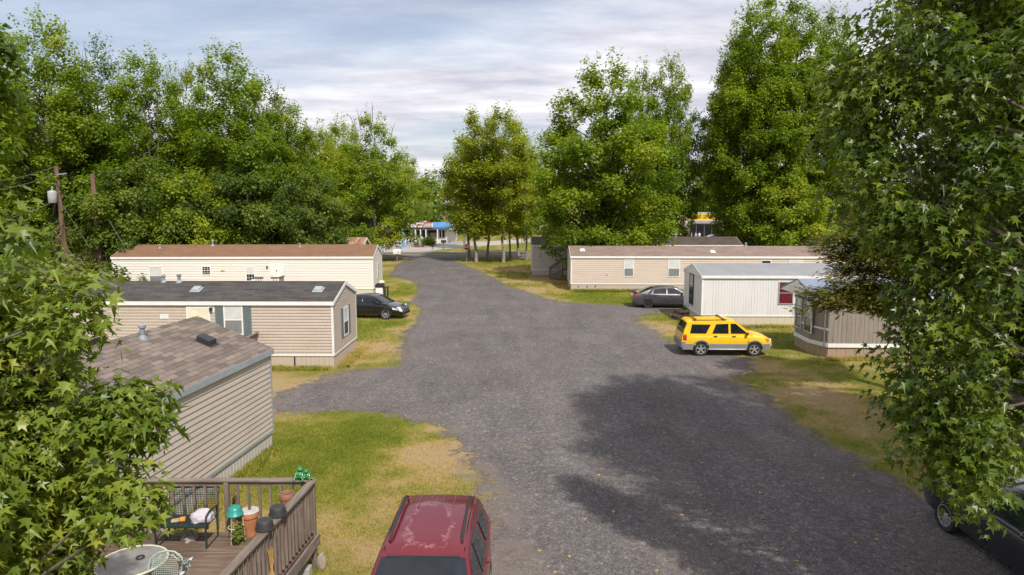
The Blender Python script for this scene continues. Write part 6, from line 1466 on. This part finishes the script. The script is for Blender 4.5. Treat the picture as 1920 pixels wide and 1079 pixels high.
# near left and right trees with star shaped leaves
def near_tree(name, label, x, y, H, Rad, profile, nb, br, subs, lpc, leaf, cs, mat, seed, tr, base_t, lim, exr, ext=(), floor=None, tmpl=STAR, far=(60, 3.0), **kw):
    rg = np.random.default_rng(seed); off = np.array([x,y,0]); ex = [np.array(p)-off for p in ext]
    lp = np.array(lim)
    def shape(c):
        th = np.arctan2(c[:,1], c[:,0]); r = np.hypot(c[:,0], c[:,1]); L = np.interp(c[:,2], lp[:,0], lp[:,1])
        ok = r < L*(1 + .07*np.sin(6*th+2.3*c[:,2]) + .06*np.sin(11*th-4.1*c[:,2]+1) + .1*np.sin(17*th+1.7*c[:,2])*np.sin(2.9*c[:,2]+5*th))
        if floor: ok &= c[:,2] > floor(c[:,1]+y)
        for q in ex: ok |= np.linalg.norm(c-q, axis=1) < exr
        return ok
    near = lambda c: shape(c) & ((c+off)[:,1] > 1.0) & (np.abs((c+off)[:,0]) < .79*(c+off)[:,1] + .7)
    gap = lambda c: ~(((c+off)[:,1] > -.5) & (np.abs((c+off)[:,0]) < .86*(c+off)[:,1] + 2.2)) & (np.hypot(c[:,0]+x, c[:,1]+y) > 4.5)
    g1, P_, d = boughs(rg, H, Rad, profile, nb, br, subs, lpc, leaf, cs, tmpl=tmpl, droop=.8, keep=near, extra=ex, arc=(math.atan2(-y,-x), 1.95), **kw)
    g2, P2, d2 = boughs(np.random.default_rng(seed), H, Rad, profile, nb, br, int(subs*.35), lpc*.5, leaf*2, cs*1.8, tmpl=LOBED, keep=gap, **kw)
    e = empty(name, (x,y,0), 0, label, 'tree')
    o = bpy.data.objects.new('trunk', limbs(rg, H, tr, P_[shape(P_)], 1.0, base_t, sides=9, thin=.55).mesh('trunk', M_bark, True, 60, fix=False)); COL.objects.link(o); o.parent = e
    v, fl, lt, ti = concat(g1, g2)
    o = bpy.data.objects.new('crown', np_mesh('crown', v, fl, lt, mat, ti)); COL.objects.link(o); o.parent = e
    return e
near_tree('sweetgum_tree', 'bright star-leaved sweetgum leaning over the timber deck', -5.45, 5.35, 7.2, 1.75, [(.3,.55),(.42,.75),(.5,.85),(.585,.95),(.645,1),(.735,.97),(.79,.88),(.845,.78),(.89,.66),(.93,.48),(1,.2)], 150, .42, 42, 19, .112, .17, M_leafN, 41, .12, .12, [(2,.8),(3.2,1.5),(4.2,1.75),(4.65,1.85),(5.3,1.68),(5.7,1.52),(6.07,1.4),(6.4,1.15),(6.7,.85),(7.1,.5),(7.6,.2)], .24,
    ext=[AT(245,782,5.5),AT(215,790,5.5),AT(185,780,5.4),AT(222,985,5.1),AT(205,930,5.2),AT(130,585,5.3),AT(140,650,5.3),AT(30,440,5.2)], up=.35, tmu=.63, tsd=.12)
near_tree('sweetgum_tree', 'huge dark star-leaved sweetgum filling the whole right side', 12.7, 10.8, 20, 5.95, [(.085,.5),(.125,.71),(.2,.87),(.275,.82),(.35,.89),(.45,1),(.65,.94),(.85,.65),(1,.2)], 420, .95, 48, 21, .135, .32, M_leafR, 42, .34, .1, [(2.2,.5),(2.7,3.0),(3.2,4.5),(4,4.95),(5.5,4.6),(7,5.3),(9,6.5),(13,6.4),(17,4.5),(21,1.5)], .48,
    ext=[AT(u,v,Y) for u,v,Y in ((1800,890,9.2),(1825,925,9.1),(1770,830,9.2),(1850,860,8.8),(1735,770,9.5),(1780,830,9.3),(1715,690,9.8),(1745,640,9.4),(1600,250,9.8),(1595,170,9.8),(1650,60,9.6),(1595,340,9.9),(1690,430,9.4),(1745,540,9.0),(1760,700,8.8),(1820,780,8.6),(1880,650,8.4),(1700,420,9),(1660,300,9.2),(1860,500,8.5),(1800,350,8.8),(1720,200,9),(1640,180,9.4),(1740,110,9),(1820,230,8.8),(1890,120,8.6),(1880,350,8.5),(1780,470,8.8),(1790,600,8.7))], floor=lambda Y: 6.75-.4*Y, up=.2, tmu=.49, tsd=.19)
near_tree('leafy_tree', 'tall tree cut by the left frame edge above the sweetgum', -21.0, 24, 18.5, 3.0, [(.42,.4),(.55,1),(.7,1),(.85,.75),(1,.3)], 46, .9, 34, 18, .24, .45, M_leaf, 43, .25, .2, [(0,2),(8,3.4),(14,3.6),(20,2)], .5, tmpl=LOBED, up=.35, tmu=.5)
# cedar with flat sprays
rg = np.random.default_rng(77); cx, cy = 14.8, 24.6
ce = empty('cedar_tree', (cx,cy,0), 0, 'olive cedar with flat ragged sprays before the bluish roof', 'tree')
tips = [(1503,548,0),(1512,562,-.5),(1535,548,.2),(1560,575,-.3),(1590,565,.3),(1535,478,.4),(1522,455,.8),(1560,440,.2),(1585,415,.5),(1600,398,.9),(1612,440,-.3),(1640,455,.2),(1575,470,.2),(1640,545,-.4),(1600,500,.6),(1555,505,.8),(1660,490,0),(1690,430,.4),(1670,400,.9),(1620,480,-.6),(1575,545,0),(1625,562,-.2),(1660,575,0),(1548,530,.1)]
mb = MB(); mb.tube([(0,0,-.1),(.1,0,3),(.05,.1,5),(0,0,7.6)], [.24,.2,.13,.03], 9); gs = []
extra = [(rg.uniform(1650,1790), rg.uniform(400,530), rg.uniform(-1.2,1.2)) for _ in range(26)]
for u, v, dy in tips + extra:
    e_ = Vector(AT(u, v, cy+dy)) - Vector((cx,cy,0)); z0 = max(1.6, min(7.2, e_.z - .25*math.hypot(e_.x, e_.y)*rg.uniform(.2,.9))); a_ = Vector((0.05,0,z0))
    m1 = a_.lerp(e_,.5) + Vector((0,0,.12)); mb.tube([a_, m1, e_], [.05,.03,.008], 5); L = (e_-a_).length
    for k in range(8):
        t = rg.uniform(.5,1.02); c = a_.lerp(e_, t) + Vector(rg.normal(0,.14,3)); n = 130
        mb.tube([a_.lerp(e_, max(.3,t-.15)), c], [.012,.004], 3)
        off = rg.normal(size=(n,3))*np.array([.24,.24,.1])
        pos = np.array(c)[None] + off
        dirv = unit(np.array(e_-a_)[None] + rg.normal(0,.6*max(L,1),(n,3)) + off*3); nr = np.array([0,0,1.])[None] + rg.normal(0,.4,(n,3))
        gs.append(leaves_geo(pos, nr, dirv, rg.uniform(.1,.24,n), np.clip(rg.normal(.6,.14)+rg.normal(0,.12,n),0,1), NEEDLE))
mb.build('trunk', M_bark, ce, True, fix=False)
v, fl, lt, ti = concat(*gs); o = bpy.data.objects.new('crown', np_mesh('crown', v, fl, lt, M_cedar, ti)); COL.objects.link(o); o.parent = ce
# vine thicket at the left behind the near tree
for i, (u, Y, r_, h_, lb, mt, tm) in enumerate(((60,40,2.6,2.2,'dense leafy thicket left of the charcoal roof, nearest of the bushes',M_vine,.55),(120,46,2.6,1.9,'yellowish leafy thicket under the transformer pole',M_vine,.62),(172,48,2.2,1.7,'tangled green bush touching the cream mobile home end',M_vine,.45),(30,50,3,2.0,'darker bush at the far left edge below the wires',M_leaf,.5),(205,58,2.0,2.2,'dark bush under the vine covered pole',M_leaf,.45))):
    leafy('leafy_thicket', lb, 'bush', (X_(u,Y),Y,0), (r_,r_*.8,h_), 5200, .26, mt, 50+i, tmu=tm, group='bushes left of the cream mobile home', stems=8, tsd=.2)
# distant woods, one mass
rg = np.random.default_rng(91); gs = []
spots = [(rg.uniform(-190,66), rg.uniform(166,205), rg.uniform(15,21)) for _ in range(95)] + [(rg.uniform(-120,-52), rg.uniform(95,135), rg.uniform(12,17)) for _ in range(26)] + [(rg.uniform(95,170), rg.uniform(120,170), rg.uniform(11,16)) for _ in range(22)] + [(rg.uniform(60,420), rg.uniform(420,470), rg.uniform(16,24)) for _ in range(60)]
for x, y, h in spots:
    n = 900; rr = rg.uniform(3.5,5.5); q_ = unit(rg.normal(size=(n,3)))*(rg.uniform(.2,1,n)**.4)[:,None]; lob = 1+.25*np.sin(5*np.arctan2(q_[:,1],q_[:,0])+x)*np.cos(4*q_[:,2]+y)
    pos = q_*lob[:,None]*np.array([rr,rr,h*.5]); pos[:,2] += h*.53; pos[:,2] = np.maximum(pos[:,2], .2); pos += np.array([x,y,0])
    cl = fbm(pos[:,0]*.6, pos[:,2]*.6+y, 5, 3)
    gs.append(leaves_geo(pos, unit(q_)*.7+np.array([0,-.1,.5])+rg.normal(0,.4,(n,3)), unit(q_)+rg.normal(0,.5,(n,3)), rg.uniform(.6,1.2,n), np.clip(.42+(cl-.5)*.9+rg.normal(0,.08,n),0,1), QUAD))
v, fl, lt, ti = concat(*gs); o = bpy.data.objects.new('woods', np_mesh('woods', v, fl, lt, M_leaf, ti)); COL.objects.link(o); tag(o, 'green mass of distant woods beyond the highway and shops', 'woods', kind='stuff')
# ================================================================== SKY, SUN, CAMERA
SUN = Vector((.35,-.76,1.0)).normalized()
w = bpy.data.worlds.new('World'); sc.world = w; w.use_nodes = True; t = w.node_tree; t.nodes.clear()
nd = t.nodes.new; lk = t.links.new
sky = nd('ShaderNodeTexSky'); sky.sky_type = 'NISHITA'; sky.sun_disc = False
sky.sun_elevation = math.asin(SUN.z); sky.sun_rotation = math.atan2(SUN.x, SUN.y); sky.air_density = 1.0; sky.dust_density = 2.5
tc = nd('ShaderNodeTexCoord'); sp_ = nd('ShaderNodeSeparateXYZ'); lk(tc.outputs['Generated'], sp_.inputs[0])
def wm(op, a, b):
    m_ = nd('ShaderNodeMath'); m_.operation = op
    for i, v_ in ((0,a),(1,b)):
        if isinstance(v_, (int,float)): m_.inputs[i].default_value = v_
        else: lk(v_, m_.inputs[i])
    return m_.outputs[0]
den = wm('ADD', wm('MAXIMUM', sp_.outputs[2], 0.0), .13)
cb = nd('ShaderNodeCombineXYZ'); lk(wm('DIVIDE', sp_.outputs[0], den), cb.inputs[0]); lk(wm('DIVIDE', sp_.outputs[1], den), cb.inputs[1])
mp = nd('ShaderNodeMapping'); mp.inputs['Scale'].default_value = (.35,.75,1); mp.inputs['Rotation'].default_value = (0,0,R(8)); mp.inputs['Location'].default_value = (3.1,1.4,0); lk(cb.outputs[0], mp.inputs[0])
n1 = nd('ShaderNodeTexNoise'); n1.inputs['Scale'].default_value = 1.15; n1.inputs['Detail'].default_value = 8; n1.inputs['Roughness'].default_value = .55; n1.inputs['Distortion'].default_value = .35; lk(mp.outputs[0], n1.inputs['Vector'])
n2 = nd('ShaderNodeTexNoise'); n2.inputs['Scale'].default_value = 3.3; n2.inputs['Detail'].default_value = 7; n2.inputs['Roughness'].default_value = .6; lk(mp.outputs[0], n2.inputs['Vector'])
r1 = nd('ShaderNodeValToRGB'); e_ = r1.color_ramp.elements; e_[0].position = .4; e_[0].color = (0,0,0,1); e_[1].position = .58; e_[1].color = (1,1,1,1); lk(n1.outputs['Fac'], r1.inputs['Fac'])
r2_ = nd('ShaderNodeValToRGB'); e_ = r2_.color_ramp.elements; e_[0].position = .36; e_[0].color = (4.3,4.3,5.0,1); e_[1].position = .66; e_[1].color = (7.8,7.6,7.8,1); lk(n2.outputs['Fac'], r2_.inputs['Fac'])
mx = nd('ShaderNodeMix'); mx.data_type = 'RGBA'
cov = wm('ADD', wm('MULTIPLY', r1.outputs['Color'], .62), .34); lk(cov, mx.inputs[0]); lk(sky.outputs['Color'], mx.inputs[6]); lk(r2_.outputs['Color'], mx.inputs[7])
bg = nd('ShaderNodeBackground'); bg.inputs['Strength'].default_value = .125; lk(mx.outputs[2], bg.inputs['Color'])
wo = nd('ShaderNodeOutputWorld'); lk(bg.outputs[0], wo.inputs['Surface'])
ld = bpy.data.lights.new('sun', 'SUN'); ld.energy = 4.0; ld.angle = R(1.0); ld.color = (1,.94,.84)
lo = bpy.data.objects.new('sun', ld); COL.objects.link(lo); lo.rotation_euler = (-SUN).to_track_quat('-Z','Y').to_euler(); lo.location = (20,-40,60)
cd = bpy.data.cameras.new('camera'); cd.sensor_width = 36; cd.lens = 36*F/1920; cd.clip_end = 6000; cd.clip_start = .05
co = bpy.data.objects.new('camera', cd); COL.objects.link(co); co.location = (0,0,CAMH); co.rotation_euler = (R(90)-PITCH,0,0); sc.camera = co
sc.view_settings.view_transform = 'Standard'; sc.view_settings.look = 'None'; sc.view_settings.exposure = .25; sc.view_settings.gamma = 1
sc.cycles.max_bounces = 6; sc.cycles.diffuse_bounces = 3; sc.cycles.glossy_bounces = 3; sc.cycles.transmission_bounces = 3; sc.cycles.transparent_max_bounces = 6
sc.cycles.use_denoising = True
for o in list(bpy.data.objects):
    if o.get('category') is None and o.parent is None and o.type == 'EMPTY' and not o.children: bpy.data.objects.remove(o)
